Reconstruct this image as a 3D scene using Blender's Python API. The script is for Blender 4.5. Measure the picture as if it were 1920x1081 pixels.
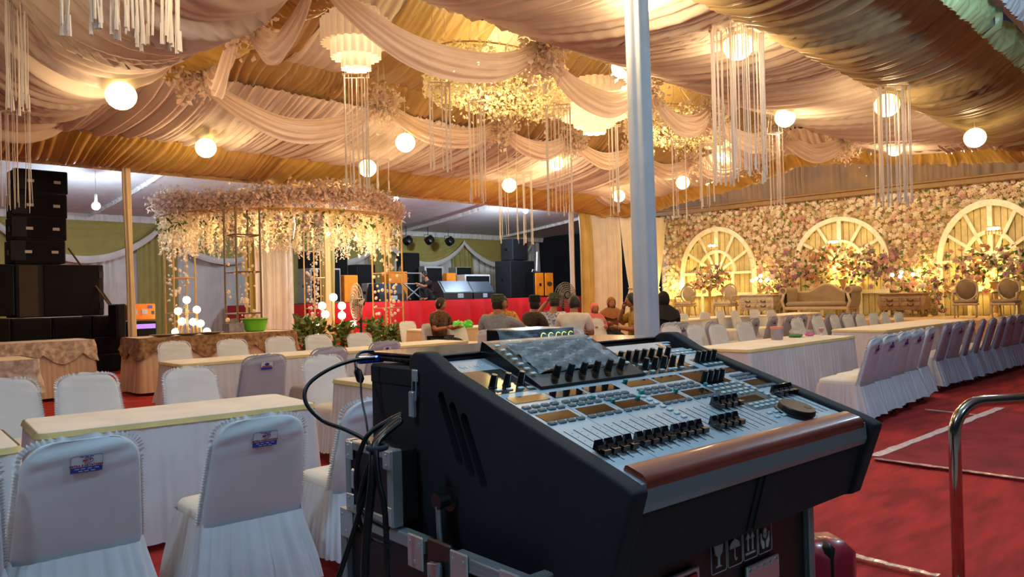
import bpy, bmesh, math, random
import numpy as np
from math import sin, cos, pi, radians, atan, sqrt
from mathutils import Vector, Matrix

sc = bpy.context.scene
for o in list(bpy.data.objects):
    bpy.data.objects.remove(o)
col = sc.collection
PX_F, CAM_H, HORIZON, ROLL, YAW = 1440.0, 1.45, 553.0, 0.025, radians(44)

# ---------------------------------------------------------------- camera
_p = atan((HORIZON - 540.5) / PX_F)
_F0 = np.array([cos(YAW), sin(YAW), 0.]); _R0 = np.array([sin(YAW), -cos(YAW), 0.]); _Z = np.array([0, 0, 1.])
_F = _F0 * cos(_p) + _Z * sin(_p); _U = _Z * cos(_p) - _F0 * sin(_p)
_R = _R0 * cos(ROLL) - _U * sin(ROLL); _UC = _U * cos(ROLL) + _R0 * sin(ROLL)
_C = np.array([0, 0, CAM_H])
cam_d = bpy.data.cameras.new('camera'); cam = bpy.data.objects.new('camera', cam_d); col.objects.link(cam)
cam_d.sensor_fit = 'HORIZONTAL'; cam_d.sensor_width = 36.0; cam_d.lens = 36.0 * PX_F / 1920.0
cam_d.clip_start = 0.05; cam_d.clip_end = 200
cam.matrix_world = Matrix(((_R[0], _UC[0], -_F[0], _C[0]), (_R[1], _UC[1], -_F[1], _C[1]), (_R[2], _UC[2], -_F[2], _C[2]), (0, 0, 0, 1)))
sc.camera = cam

def ray(x, y): return _F + (x - 960) / PX_F * _R - (y - 540.5) / PX_F * _UC
def atz(x, y, z): d = ray(x, y); return _C + d * ((z - CAM_H) / d[2])
def atd(x, y, dep): return _C + ray(x, y) * dep
def atX(x, y, X): d = ray(x, y); return _C + d * (X / d[0])
def atY(x, y, Y): d = ray(x, y); return _C + d * (Y / d[1])

# ---------------------------------------------------------------- world and exposure
sc.view_settings.view_transform = 'Standard'; sc.view_settings.look = 'None'
sc.view_settings.exposure = 0.6; sc.view_settings.gamma = 1.0; sc.view_settings.use_curve_mapping = False
w = bpy.data.worlds.new('night'); sc.world = w; w.use_nodes = True
w.node_tree.nodes['Background'].inputs[0].default_value = (0.30, 0.36, 0.55, 1)
w.node_tree.nodes['Background'].inputs[1].default_value = 0.03
sc.cycles.use_denoising = True
sc.cycles.max_bounces = 6; sc.cycles.diffuse_bounces = 3; sc.cycles.glossy_bounces = 3
sc.cycles.transmission_bounces = 4; sc.cycles.transparent_max_bounces = 8
sc.cycles.sample_clamp_indirect = 6.0
sc.cycles.caustics_reflective = False; sc.cycles.caustics_refractive = False
WARM = (1.0, 0.70, 0.38); COOL = (0.66, 0.84, 1.0); NEARCOOL = (0.44, 0.78, 1.0); P_GLOBE_PT = 42.0
P_GLOBE, P_LED_NEAR, P_LED_STAGE, P_FLOOD = 2.4, 95.0, 380.0, 42.0

# ---------------------------------------------------------------- materials
def lin(c):
    return tuple((v / 12.92 if v <= 0.04045 else ((v + 0.055) / 1.055) ** 2.4) for v in c)
def hexc(h):
    return lin(tuple(int(h[i:i + 2], 16) / 255 for i in (0, 2, 4)))
MATS = {}
def mat(name, hexa, rough=0.7, metal=0.0, var=0.12, scale=6.0, bump=0.0, bscale=60.0, emit=0.0, ecol=None, alpha=1.0,
        trans=0.0, sheen=0.0, coat=0.0, spec=0.5, hex2=None, stretch=None):
    if name in MATS: return MATS[name]
    m = bpy.data.materials.new(name); m.use_nodes = True
    nt = m.node_tree; b = nt.nodes['Principled BSDF']
    c = hexc(hexa)
    tc = nt.nodes.new('ShaderNodeTexCoord')
    src = tc.outputs['Object']
    if stretch:
        mp = nt.nodes.new('ShaderNodeMapping'); mp.inputs['Scale'].default_value = stretch
        nt.links.new(src, mp.inputs['Vector']); src = mp.outputs['Vector']
    nz = nt.nodes.new('ShaderNodeTexNoise'); nz.inputs['Scale'].default_value = scale; nz.inputs['Detail'].default_value = 4
    nt.links.new(src, nz.inputs['Vector'])
    mx = nt.nodes.new('ShaderNodeMix'); mx.data_type = 'RGBA'
    c2 = hexc(hex2) if hex2 else tuple(v * (1 - var) for v in c)
    c1 = c if hex2 else tuple(min(1, v * (1 + var * 0.6)) for v in c)
    mx.inputs[6].default_value = (*c2, 1); mx.inputs[7].default_value = (*c1, 1)
    rp = nt.nodes.new('ShaderNodeValToRGB'); rp.color_ramp.elements[0].position = 0.35; rp.color_ramp.elements[1].position = 0.65
    nt.links.new(nz.outputs['Fac'], rp.inputs['Fac']); nt.links.new(rp.outputs['Color'], mx.inputs[0])
    nt.links.new(mx.outputs[2], b.inputs['Base Color'])
    b.inputs['Roughness'].default_value = rough; b.inputs['Metallic'].default_value = metal
    b.inputs['Specular IOR Level'].default_value = spec
    if sheen: b.inputs['Sheen Weight'].default_value = sheen
    if coat: b.inputs['Coat Weight'].default_value = coat; b.inputs['Coat Roughness'].default_value = 0.08
    if trans: b.inputs['Transmission Weight'].default_value = trans
    if alpha < 1: b.inputs['Alpha'].default_value = alpha
    if emit:
        b.inputs['Emission Color'].default_value = (*(ecol or c), 1); b.inputs['Emission Strength'].default_value = emit
    if bump:
        n2 = nt.nodes.new('ShaderNodeTexNoise'); n2.inputs['Scale'].default_value = bscale; n2.inputs['Detail'].default_value = 5
        nt.links.new(src, n2.inputs['Vector'])
        bp = nt.nodes.new('ShaderNodeBump'); bp.inputs['Strength'].default_value = bump; bp.inputs['Distance'].default_value = 0.02
        nt.links.new(n2.outputs['Fac'], bp.inputs['Height']); nt.links.new(bp.outputs['Normal'], b.inputs['Normal'])
    MATS[name] = m
    return m

def cloth(name, hexa, rough=0.85, translucent=0.25, sheen=0.1, var=0.08, spec=0.3, alpha=1.0, hex2=None, scale=3.0):
    """fabric that lets some light through"""
    if name in MATS: return MATS[name]
    m = mat(name, hexa, rough=rough, sheen=sheen, var=var, spec=spec, bump=0.06, bscale=400, hex2=hex2, scale=scale)
    nt = m.node_tree; b = nt.nodes['Principled BSDF']; out = nt.nodes['Material Output']
    tl = nt.nodes.new('ShaderNodeBsdfTranslucent'); tl.inputs['Color'].default_value = (*hexc(hexa), 1)
    ms = nt.nodes.new('ShaderNodeMixShader'); ms.inputs[0].default_value = translucent
    nt.links.new(b.outputs[0], ms.inputs[1]); nt.links.new(tl.outputs[0], ms.inputs[2])
    last = ms
    if alpha < 1:
        tr = nt.nodes.new('ShaderNodeBsdfTransparent'); m2 = nt.nodes.new('ShaderNodeMixShader'); m2.inputs[0].default_value = alpha
        nt.links.new(tr.outputs[0], m2.inputs[1]); nt.links.new(ms.outputs[0], m2.inputs[2]); last = m2
    nt.links.new(last.outputs[0], out.inputs['Surface'])
    return m

def glow(name, hexa, strength, col_e):
    return mat(name, hexa, rough=0.6, emit=strength, ecol=col_e, var=0.04)

# ---------------------------------------------------------------- mesh helpers
class MB:
    def __init__(s): s.v = []; s.f = []; s.m = []
    def add(s, vs, fs, mi=0):
        k = len(s.v); s.v.extend([tuple(map(float, p)) for p in vs]); s.f.extend([tuple(i + k for i in f) for f in fs]); s.m.extend([mi] * len(fs)); return s
    def box(s, c, size, rot=None, mi=0, bev=0.0):
        hx, hy, hz = size[0] / 2, size[1] / 2, size[2] / 2
        if bev > 0:
            b = min(bev, hx * .98, hy * .98, hz * .98)
            vs = []; 
            for sx in (-1, 1):
                for sy in (-1, 1):
                    for sz in (-1, 1):
                        vs += [(sx * hx, sy * (hy - b), sz * (hz - b)), (sx * (hx - b), sy * hy, sz * (hz - b)), (sx * (hx - b), sy * (hy - b), sz * hz)]
            bm = bmesh.new(); bv = [bm.verts.new(p) for p in vs]; r = bmesh.ops.convex_hull(bm, input=bv)
            bm.verts.index_update(); fs = [[v.index for v in f.verts] for f in bm.faces]; vs = [v.co[:] for v in bm.verts]; bm.free()
        else:
            vs = [(x * hx, y * hy, z * hz) for x in (-1, 1) for y in (-1, 1) for z in (-1, 1)]
            fs = [(0, 1, 3, 2), (4, 6, 7, 5), (0, 4, 5, 1), (2, 3, 7, 6), (0, 2, 6, 4), (1, 5, 7, 3)]
        if rot is not None: vs = [rot @ Vector(p) for p in vs]
        return s.add([(p[0] + c[0], p[1] + c[1], p[2] + c[2]) for p in vs], fs, mi)
    def tube(s, pts, r, n=8, mi=0, cap=True, closed=False):
        pts = [Vector(p) for p in pts]; N = len(pts); rs = r if isinstance(r, (list, tuple)) else [r] * N
        up = Vector((0, 0, 1)); vs = []
        prev = None
        for i, p in enumerate(pts):
            a = pts[(i - 1) % N] if (closed or i > 0) else pts[i]; b = pts[(i + 1) % N] if (closed or i < N - 1) else pts[i]
            t = (b - a); t = t.normalized() if t.length > 1e-9 else Vector((0, 0, 1))
            if prev is None:
                q = t.cross(up if abs(t.z) < .95 else Vector((1, 0, 0))).normalized()
            else:
                q = (prev - t * prev.dot(t)); q = q.normalized() if q.length > 1e-6 else t.cross(up).normalized()
            prev = q; w_ = t.cross(q)
            vs += [p + (q * cos(2 * pi * k / n) + w_ * sin(2 * pi * k / n)) * rs[i] for k in range(n)]
        fs = []
        for i in range(N if closed else N - 1):
            j = (i + 1) % N
            for k in range(n): fs.append((i * n + k, i * n + (k + 1) % n, j * n + (k + 1) % n, j * n + k))
        if cap and not closed: fs += [tuple(range(n))[::-1], tuple((N - 1) * n + k for k in range(n))]
        return s.add(vs, fs, mi)
    def lathe(s, prof, c=(0, 0, 0), n=20, mi=0, sx=1.0, sy=1.0, rot=None):
        vs = []
        for r, z in prof:
            for k in range(n):
                p = Vector((r * cos(2 * pi * k / n) * sx, r * sin(2 * pi * k / n) * sy, z))
                if rot is not None: p = rot @ p
                vs.append((p[0] + c[0], p[1] + c[1], p[2] + c[2]))
        fs = []
        for i in range(len(prof) - 1):
            for k in range(n): fs.append((i * n + k, i * n + (k + 1) % n, (i + 1) * n + (k + 1) % n, (i + 1) * n + k))
        fs += [tuple(range(n))[::-1], tuple((len(prof) - 1) * n + k for k in range(n))]
        return s.add(vs, fs, mi)
    def ball(s, c, r, n=16, m=10, mi=0, sc3=(1, 1, 1)):
        prof = [(max(1e-4, sin(pi * i / m)) * r, -cos(pi * i / m) * r * sc3[2]) for i in range(m + 1)]
        return s.lathe(prof, c, n, mi, sc3[0], sc3[1])
    def prism(s, poly, a, b, fn, mi=0):
        """polygon (2D) extruded from a to b; fn(p,q,h)->xyz"""
        n = len(poly); vs = [fn(p, q, a) for p, q in poly] + [fn(p, q, b) for p, q in poly]
        fs = [(i, (i + 1) % n, n + (i + 1) % n, n + i) for i in range(n)] + [tuple(range(n))[::-1], tuple(range(n, 2 * n))]
        return s.add(vs, fs, mi)
    def grid(s, fn, nu, nv, mi=0, closeu=False):
        vs = [fn(i / nu if not closeu else i / nu, j / nv) for i in range(nu + (0 if closeu else 1)) for j in range(nv + 1)]
        fs = []
        U = nu
        for i in range(U):
            i2 = (i + 1) % nu if closeu else i + 1
            for j in range(nv): fs.append((i * (nv + 1) + j, i2 * (nv + 1) + j, i2 * (nv + 1) + j + 1, i * (nv + 1) + j + 1))
        return s.add(vs, fs, mi)
    def mesh(s, name, mats, smooth=False):
        me = bpy.data.meshes.new(name); me.from_pydata(s.v, [], s.f)
        mats = mats if isinstance(mats, (list, tuple)) else [mats]
        for m_ in mats: me.materials.append(m_)
        if len(mats) > 1: me.polygons.foreach_set('material_index', s.m)
        bm = bmesh.new(); bm.from_mesh(me); bmesh.ops.recalc_face_normals(bm, faces=bm.faces); bm.to_mesh(me); bm.free()
        if smooth:
            me.polygons.foreach_set('use_smooth', [True] * len(me.polygons))
            if smooth != 'all': me.set_sharp_from_angle(angle=radians(smooth if smooth is not True else 40))
        me.update(); return me
    def build(s, name, mats, parent=None, smooth=False, loc=None, kind=None):
        return obj(name, s.mesh(name, mats, smooth), parent, loc, kind)
def obj(name, me, parent=None, loc=None, kind=None, rot=None):
    o = bpy.data.objects.new(name, me); col.objects.link(o)
    if parent is not None: o.parent = parent
    if loc is not None: o.location = loc
    if rot is not None: o.rotation_euler = rot
    if kind: o['kind'] = kind
    return o
def thing(name, label, cat, loc=(0, 0, 0), rotz=0.0, group=None, rot=None):
    o = bpy.data.objects.new(name, None); col.objects.link(o); o.empty_display_size = 0.1
    o.location = loc; o.rotation_euler = rot if rot else (0, 0, rotz)
    o['label'] = label; o['category'] = cat
    if group: o['group'] = group
    return o
def tag(o, label, cat, group=None):
    o['label'] = label; o['category'] = cat
    if group: o['group'] = group
    return o
def struct(o): o['kind'] = 'structure'; return o
def dup(root, loc, rotz=None, label=None, group=None):
    r = root.copy(); col.objects.link(r); r.location = loc
    if rotz is not None: r.rotation_euler = (0, 0, rotz)
    if label: r['label'] = label
    if group: r['group'] = group
    for ch in root.children:
        c_ = ch.copy(); col.objects.link(c_); c_.parent = r
        for g in ch.children:
            d_ = g.copy(); col.objects.link(d_); d_.parent = c_
    return r
def text_obj(body, size, m, parent, mtx, name='lettering', extrude=0.0004, align='CENTER', shear=0.0, bold=0.0):
    cu = bpy.data.curves.new('t', 'FONT'); cu.body = body; cu.size = size; cu.extrude = extrude; cu.align_x = align; cu.align_y = 'CENTER'
    cu.shear = shear; cu.offset = bold; cu.resolution_u = 3
    t = bpy.data.objects.new('t', cu); col.objects.link(t)
    dg = bpy.context.evaluated_depsgraph_get(); me = bpy.data.meshes.new_from_object(t.evaluated_get(dg))
    bpy.data.objects.remove(t); bpy.data.curves.remove(cu)
    me.materials.clear(); me.materials.append(m)
    o = obj(name, me, parent); o.matrix_local = mtx
    return o
def point_light(name, loc, power, color, radius=0.05, parent=None):
    l = bpy.data.lights.new(name, 'POINT'); l.energy = power; l.color = color; l.shadow_soft_size = radius
    o = bpy.data.objects.new(name, l); col.objects.link(o); o.location = loc
    if parent is not None: o.parent = parent
    return o
def basis(x, y, z, o):
    return Matrix(((x[0], y[0], z[0], o[0]), (x[1], y[1], z[1], o[1]), (x[2], y[2], z[2], o[2]), (0, 0, 0, 1)))

class Folds:
    """random gathered-cloth relief along a length"""
    def __init__(s, L, lam, seed, jitter=0.6):
        r = random.Random(seed); x = 0.0; s.x = [0.0]; s.a = [r.uniform(.4, 1)]
        while x < L + lam * 3:
            x += lam * r.uniform(1 - jitter, 1 + jitter); s.x.append(x); s.a.append(r.uniform(.35, 1.0))
        s.x = np.array(s.x); s.a = np.array(s.a)
    def __call__(s, x):
        i = int(np.searchsorted(s.x, x)) - 1; i = max(0, min(i, len(s.x) - 2))
        t = (x - s.x[i]) / (s.x[i + 1] - s.x[i])
        t = max(0, min(1, t)); return s.a[i] * (4 * t * (1 - t)) ** 0.75
def band(name, e0, e1, L, mats, sag=0.1, amp=0.035, lam=0.11, seed=1, nv=8, ds=0.02, shear=0.0, parent=None, sagdir=(0, 0, -1), wob=0.0, hem=0.0):
    """gathered cloth stretched between two edge curves e0(s), e1(s), s in 0..L"""
    F = Folds(L + 2, lam, seed); F2 = Folds(L + 2, lam * 3.1, seed + 7); r = random.Random(seed)
    nu = int(L / ds); mb = MB(); vs = []; ph = r.uniform(0, 6)
    sd = Vector(sagdir)
    for i in range(nu + 1):
        s_ = i / nu * L
        a = Vector(e0(s_)); b = Vector(e1(s_)); d = b - a
        tt = Vector(e0(min(L, s_ + .05))) - Vector(e0(max(0, s_ - .05)))
        nrm = tt.cross(d); nrm = nrm.normalized() if nrm.length > 1e-9 else Vector((0, 0, 1))
        if nrm.dot(sd) < 0: nrm = -nrm
        for j in range(nv + 1):
            t = j / nv
            x = max(0, min(L + 1.5, s_ + shear * (t - .5) + wob * sin(3.1 * t + s_ * 1.7 + ph) * .08 + .5))
            h = F(x) * amp * 2.6 + F2(x) * amp * 1.6
            fade = min(1.0, .35 + 3.0 * min(t, 1 - t)) if not hem else min(1.0, .35 + 3 * t)
            vs.append(a + d * t + sd * (sag * sin(pi * t) ** .9 if sag else 0) + nrm * h * fade)
    fs = [(i * (nv + 1) + j, (i + 1) * (nv + 1) + j, (i + 1) * (nv + 1) + j + 1, i * (nv + 1) + j + 1) for i in range(nu) for j in range(nv)]
    mb.add(vs, fs)
    return mb.build(name, mats, parent, smooth='all')
def petals(mb, pts, size, rng, nmat=1, spread=0.4):
    for p in pts:
        s_ = size * rng.uniform(.6, 1.3)
        a = Vector((rng.gauss(0, 1), rng.gauss(0, 1), rng.gauss(0, 1))).normalized(); b = a.orthogonal().normalized(); c_ = a.cross(b)
        th = rng.uniform(0, 6.28); b, c_ = b * cos(th) + c_ * sin(th), c_ * cos(th) - b * sin(th)
        P = Vector(p)
        vs = [P - b * s_, P + c_ * s_ * .7 + a * s_ * .3, P + b * s_, P - c_ * s_ * .7 + a * s_ * .3, P - a * s_ * .1]
        mb.add(vs, [(0, 1, 4), (1, 2, 4), (2, 3, 4), (3, 0, 4)], rng.randrange(nmat))
def leaf(mb, p, d, L, wd, rng, mi=0):
    d = Vector(d).normalized(); q = d.orthogonal().normalized(); th = rng.uniform(0, 6.28); q = Matrix.Rotation(th, 3, d) @ q
    n_ = d.cross(q); P = Vector(p)
    mb.add([P, P + d * L * .45 + q * wd + n_ * .1 * L, P + d * L, P + d * L * .45 - q * wd + n_ * .1 * L, P + d * L * .5], [(0, 1, 4), (1, 2, 4), (2, 3, 4), (3, 0, 4)], mi)

# ---------------------------------------------------------------- palette
M_WHITE = cloth('white_cover', 'dfe3ea', sheen=0.05, translucent=0.08)
M_LILAC = cloth('lilac_grey_cover', 'b4b4c0', sheen=0.05, translucent=0.08)
M_SKIRT = cloth('white_satin_skirt', 'e2e3ea', rough=0.5, translucent=0.15, spec=0.5)
M_TOPC = cloth('cream_table_topper', 'f2ece4', translucent=0.05)
M_GOLDTRIM = cloth('gold_table_trim', 'd6c486', rough=0.45, translucent=0.05)
M_PINKW = cloth('blush_white_drape', 'eddfcf', rough=0.75, translucent=0.2, hex2='e3d2c2')
M_SHEER = cloth('blush_sheer_swag', 'efdccf', rough=0.7, translucent=0.4, alpha=0.93)
M_GOLD = cloth('gold_satin', 'd6b45c', rough=0.42, translucent=0.15, spec=0.6, hex2='c29d48', scale=2.0)
M_BROWN = cloth('bronze_gold_satin', 'b8925a', rough=0.5, translucent=0.18, spec=0.5)
M_BRONZE = cloth('olive_bronze_satin', 'a8946a', rough=0.38, translucent=0.12, spec=0.6)
M_OLIVE = cloth('olive_gold_drape', 'a99a55', rough=0.6, translucent=0.15)
M_GREENR = cloth('pale_olive_satin_ruffle', 'aab07c', rough=0.35, translucent=0.15, spec=0.7)
M_TENT = cloth('white_tent_cloth', 'dcd6d8', rough=0.9, translucent=0.2)
M_CREAM = cloth('cream_curtain', 'ecd6b0', rough=0.8, translucent=0.25)
M_DRAPEW = cloth('white_backdrop_drape', 'e2ddd8', rough=0.85, translucent=0.2)
M_BUFFET = cloth('tan_buffet_cloth', 'd5b79a', rough=0.75, translucent=0.08)
M_LACE = cloth('brown_lace_cloth', 'a98765', rough=0.85, translucent=0.05, hex2='6d5138', scale=14)
M_LACEW = cloth('pale_lace_cloth', 'd9c6b6', rough=0.85, translucent=0.05, hex2='a28c7a', scale=16)
M_BLACK = mat('black_textured_paint', '1f2025', rough=0.75, bump=0.25, bscale=500, spec=0.3)
M_BLACKP = mat('black_plastic', '0b0b0d', rough=0.38)
M_BLACKS = mat('black_speaker_grille', '0b0c10', rough=0.8, bump=0.3, bscale=700, spec=0.2)
M_ALU = mat('ribbed_aluminium', 'a4a8aa', rough=0.45, metal=0.55)
M_STEEL = mat('polished_stainless_steel', 'b5aca0', rough=0.14, metal=1.0)
M_CHROME = mat('chrome', 'c4c8cc', rough=0.32, metal=0.65)
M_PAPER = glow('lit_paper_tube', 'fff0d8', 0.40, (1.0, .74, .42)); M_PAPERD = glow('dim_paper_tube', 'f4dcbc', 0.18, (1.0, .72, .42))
M_GLOBE = glow('lit_paper_globe', 'fff2d2', P_GLOBE, (1.0, .76, .28))
M_LED = glow('cool_led_bulb', 'ffffff', 60.0, COOL)
M_BULB = glow('warm_frosted_bulb', 'fff4dc', 9.0, (1.0, .80, .5))
M_FLOWERW = cloth('ivory_silk_petals', 'f0e4d0', rough=0.8, translucent=0.3)
M_FLOWERP = cloth('blush_silk_petals', 'e9cfc2', rough=0.8, translucent=0.3)
M_LEAF = mat('green_foliage', '5d7a35', rough=0.6, var=0.3)
M_STRING = cloth('white_string', 'f2e9e0', rough=0.8, translucent=0.3)
M_WOODP = mat('painted_cream_wood', 'efe2c4', rough=0.5)
M_SKIN = mat('skin', 'a5714f', rough=0.6, var=0.06)
M_HAIR = mat('black_hair', '14110f', rough=0.55)
M_ORANGE = mat('orange_tolex', 'f08a1e', rough=0.45)
M_METALGOLD = mat('gold_painted_metal', 'c9a468', rough=0.4, metal=0.3)
# ================================================================ SETTING
rng = random.Random(11)
# floor: red carpet laid in lengths
M_CARPET = mat('red_carpet', 'b62a28', rough=0.95, var=0.35, scale=3.0, bump=0.5, bscale=120, stretch=(0.6, 2.5, 1))
M_CARPET2 = mat('dark_red_carpet', '962430', rough=0.95, var=0.3, scale=3.0, bump=0.5, bscale=120)
def carpet(u, v):
    x, y = -8 + 36 * u, 2.6 + 26.4 * v
    return carpz(x, y)
def carpet_r(u, v):
    return carpz(2.75 + 25.25 * u, -2.0 + 4.6 * v)
def carpz(x, y):
    near = max(0, 1 - abs(x - 6) / 6) * max(0, 1 - abs(y - 1.5) / 3)
    return (x, y, -0.02 + 0.008 * near * sin(x * 7 + 2 * sin(y * 3)) * sin(y * 5 + x))
fb = MB(); fb.box((10, 10.5, -0.06), (40, 38, 0.04)); floor = struct(fb.build('floor', mat('unseen_grey_floor', '9a9a98', rough=.9, var=.2, scale=2.0, bump=.2, bscale=40)))  # unseen bare grey floor near the camera, put in to cut red bounce
MB().grid(carpet, 240, 140).build('carpet_field', M_CARPET, floor, smooth='all'); MB().grid(carpet_r, 170, 40).build('carpet_field', M_CARPET, floor, smooth='all')
b = MB(); P = [atz(x, y, 0) for x, y in ((1640, 860), (1875, 766), (2100, 800), (1960, 905))]
b.add([(p[0], p[1], 0.004) for p in P] + [(p[0], p[1], -0.02) for p in P], [(0, 1, 2, 3), (0, 4, 5, 1), (1, 5, 6, 2), (2, 6, 7, 3), (3, 7, 4, 0)])
b.build('carpet_runner', M_CARPET2, floor)
M_TAPE = mat('white_cloth_tape', 'dcc6c8', rough=0.7, var=0.2, scale=30)
M_TAPEC = mat('clear_glossy_tape', 'cfa9a0', rough=0.2, var=0.4, scale=40, coat=0.6)
def tape(a, bb, wd, m, z=0.008):
    a, bb = Vector(a[:2]), Vector(bb[:2]); d = (bb - a); q = Vector((-d.y, d.x)).normalized() * wd / 2
    r = random.Random(int(a.x * 100)); n = 24; vs = []; fs = []
    for i in range(n + 1):
        p = a + d * i / n; wv = q.normalized() * r.uniform(-.006, .006); k = 1 + r.uniform(-.2, .2)
        vs += [(*(p + q * k + wv), z + r.uniform(0, .003)), (*(p - q * k + wv), z + r.uniform(0, .003)), (*(p - q * k + wv), z - .004), (*(p + q * k + wv), z - .004)]
        if i: o_ = (i - 1) * 4; fs += [(o_, o_ + 4, o_ + 5, o_ + 1), (o_ + 1, o_ + 5, o_ + 6, o_ + 2), (o_ + 3, o_ + 7, o_ + 4, o_)]
    return MB().add(vs, fs).build('carpet_tape', m, floor)
tape(atz(1640, 856, 0), atz(1876, 765, 0), 0.085, M_TAPE)
tape(atz(1640, 860, 0), atz(1960, 904, 0), 0.05, M_TAPEC)
tape(atz(1735, 768, 0), atz(1850, 780, 0), 0.03, M_TAPE)
tape(atz(1580, 1038, 0), atz(1760, 1082, 0), 0.045, M_TAPEC)
tape(atz(1620, 846, 0), atz(1560, 835, 0), 0.05, M_TAPE)

# ---- ceiling of the hall: gathered strips rising to a ridge along X
ceil = struct(obj('ceiling', None))
STR = [(5.2, 6.6, M_BROWN), (6.6, 7.7, M_PINKW), (7.7, 9.6, M_BROWN), (9.6, 10.8, M_PINKW), (10.8, 13.2, M_BROWN), (13.2, 14.6, M_PINKW), (14.6, 17.2, M_BROWN), (17.2, 18.6, M_PINKW), (18.6, 22.0, M_BROWN)]
for i, (x0, x1, m) in enumerate(STR):
    for k, (ya, za, yb, zb) in enumerate(((7.3, 5.45, 9.4, 6.35), (11.6, 5.45, 9.4, 6.35))):
        band('fabric_strip', lambda s, x0=x0, ya=ya, za=za: (x0 + s, ya, za), lambda s, x0=x0, yb=yb, zb=zb, x1=x1: (x0 + s, yb, zb), x1 - x0 + .04, m, sag=0.12, amp=0.03, lam=0.13, seed=100 + i * 2 + k, nv=8, ds=0.022, parent=ceil, shear=0.3)
# roof cloth over the flower-wall bay and the hall's left end
band('fabric_strip', lambda s: (21.2 + s, 2.0, 5.6), lambda s: (21.2 + s, 17.0, 5.6), 5.2, M_BROWN, sag=-.3, amp=0.03, lam=0.2, seed=140, nv=6, ds=0.04, parent=ceil)
band('fabric_strip', lambda s: (-3.0 + s, 2.2, 5.5), lambda s: (-3.0 + s, 16.2, 5.5), 8.6, M_PINKW, sag=-.3, amp=0.03, lam=0.2, seed=141, nv=6, ds=0.05, parent=ceil)

# ---- tray of gathered bands round the ceiling
tr = tag(band('gold_valance', lambda s: (1.0 + s, 16.1, 4.2), lambda s: (1.0 + s, 14.55, 4.62), 21.6, M_GOLD, sag=0.10, amp=0.05, lam=0.13, seed=2, nv=9, ds=0.017, wob=1, hem=1), 'gold gathered valance running above the stage opening', 'valance')
hemb = band('ruffled_hem', lambda s: (1.0 + s, 16.1, 4.09), lambda s: (1.0 + s, 16.1, 4.22), 21.6, M_BROWN, sag=0, amp=0.04, lam=0.1, seed=3, nv=2, ds=0.02, parent=tr, sagdir=(0, -1, 0))
tag(band('white_drape_band', lambda s: (1.0 + s, 15.0, 4.575), lambda s: (1.0 + s, 11.9, 5.08), 21.0, M_PINKW, sag=0.14, amp=0.06, lam=0.12, seed=4, nv=10, ds=0.018, wob=1), 'long blush white gathered ceiling band above the stage-side gold valance', 'drape')
tag(band('gold_drape_band', lambda s: (4.6 + s, 12.1, 5.10), lambda s: (4.6 + s, 11.5, 5.50), 16.6, M_BROWN, sag=0.02, amp=0.05, lam=0.12, seed=5, nv=6, ds=0.018, wob=1), 'bronze gathered band above the long blush white band, behind the swags', 'drape')
tag(band('gold_valance', lambda s: (2.0 + s, 2.5, 4.86), lambda s: (2.0 + s, 4.25, 4.60), 19.6, M_BRONZE, sag=0.16, amp=0.06, lam=0.13, seed=6, nv=10, ds=0.018, wob=1.5, shear=.15), 'wide bronze gathered band overhead at upper right beneath the green ruffle', 'valance')
tag(band('white_drape_band', lambda s: (2.6 + s, 3.9, 4.78), lambda s: (2.6 + s, 7.05, 5.02), 17.6, M_PINKW, sag=0.16, amp=0.05, lam=0.12, seed=7, nv=12, ds=0.018, wob=1.5, shear=.2), 'blush white gathered band overhead crossing behind the wrapped white pole', 'drape')
tag(band('gold_drape_band', lambda s: (4.6 + s, 7.05, 5.05), lambda s: (4.6 + s, 7.4, 5.52), 16.0, M_BROWN, sag=0.02, amp=0.05, lam=0.12, seed=8, nv=5, ds=0.02, wob=1), 'narrow bronze band along the inner edge of the near blush ceiling band', 'drape')
# left end: deep hanging loops running toward the stage
def le0(s): return (2.2, 4.0 + s, 5.02)
def le1(s): return (4.55, 4.0 + s, 5.10)
tag(band('white_drape_band', le0, le1, 10.6, M_PINKW, sag=0.62, amp=0.09, lam=0.22, seed=9, nv=16, ds=0.025, wob=2.5, shear=.4), 'deep sagging blush white drape at the upper left corner', 'drape')
tag(band('gold_drape_band', lambda s: (4.55, 6.5 + s, 5.10), lambda s: (5.45, 6.5 + s, 5.48), 5.4, M_GOLD, sag=0.26, amp=0.06, lam=0.15, seed=10, nv=10, ds=0.02, wob=2, shear=.3), 'shiny gold sagging drape beside the deep blush drape at upper left', 'drape')
# far end: gold arch before the flower wall
ARCH = [(15.9, 4.05), (13.56, 4.11), (10.62, 4.5), (9.0, 4.86), (7.57, 4.78), (5.77, 4.47), (3.96, 4.28), (2.2, 4.2)]
def archz(y, dz=0):
    ys = [a[0] for a in ARCH][::-1]; zs = [a[1] for a in ARCH][::-1]
    return float(np.interp(y, ys, zs)) + dz
tag(band('gold_valance', lambda s: (21.0, 15.9 - s, archz(15.9 - s)), lambda s: (20.3, 15.9 - s, archz(15.9 - s, .28)), 13.7, M_GOLD, sag=0.05, amp=0.05, lam=0.12, seed=12, nv=6, ds=0.02, wob=1, hem=1), 'gold arched valance in front of the flower wall', 'valance')
tag(band('white_drape_band', lambda s: (20.3, 14.9 - s, archz(14.9 - s, .27)), lambda s: (18.8, 14.9 - s, archz(14.9 - s, .65)), 11.2, M_PINKW, sag=0.12, amp=0.05, lam=0.12, seed=13, nv=8, ds=0.02, wob=1), 'blush white gathered band behind the gold arch at the far end', 'drape')

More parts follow.
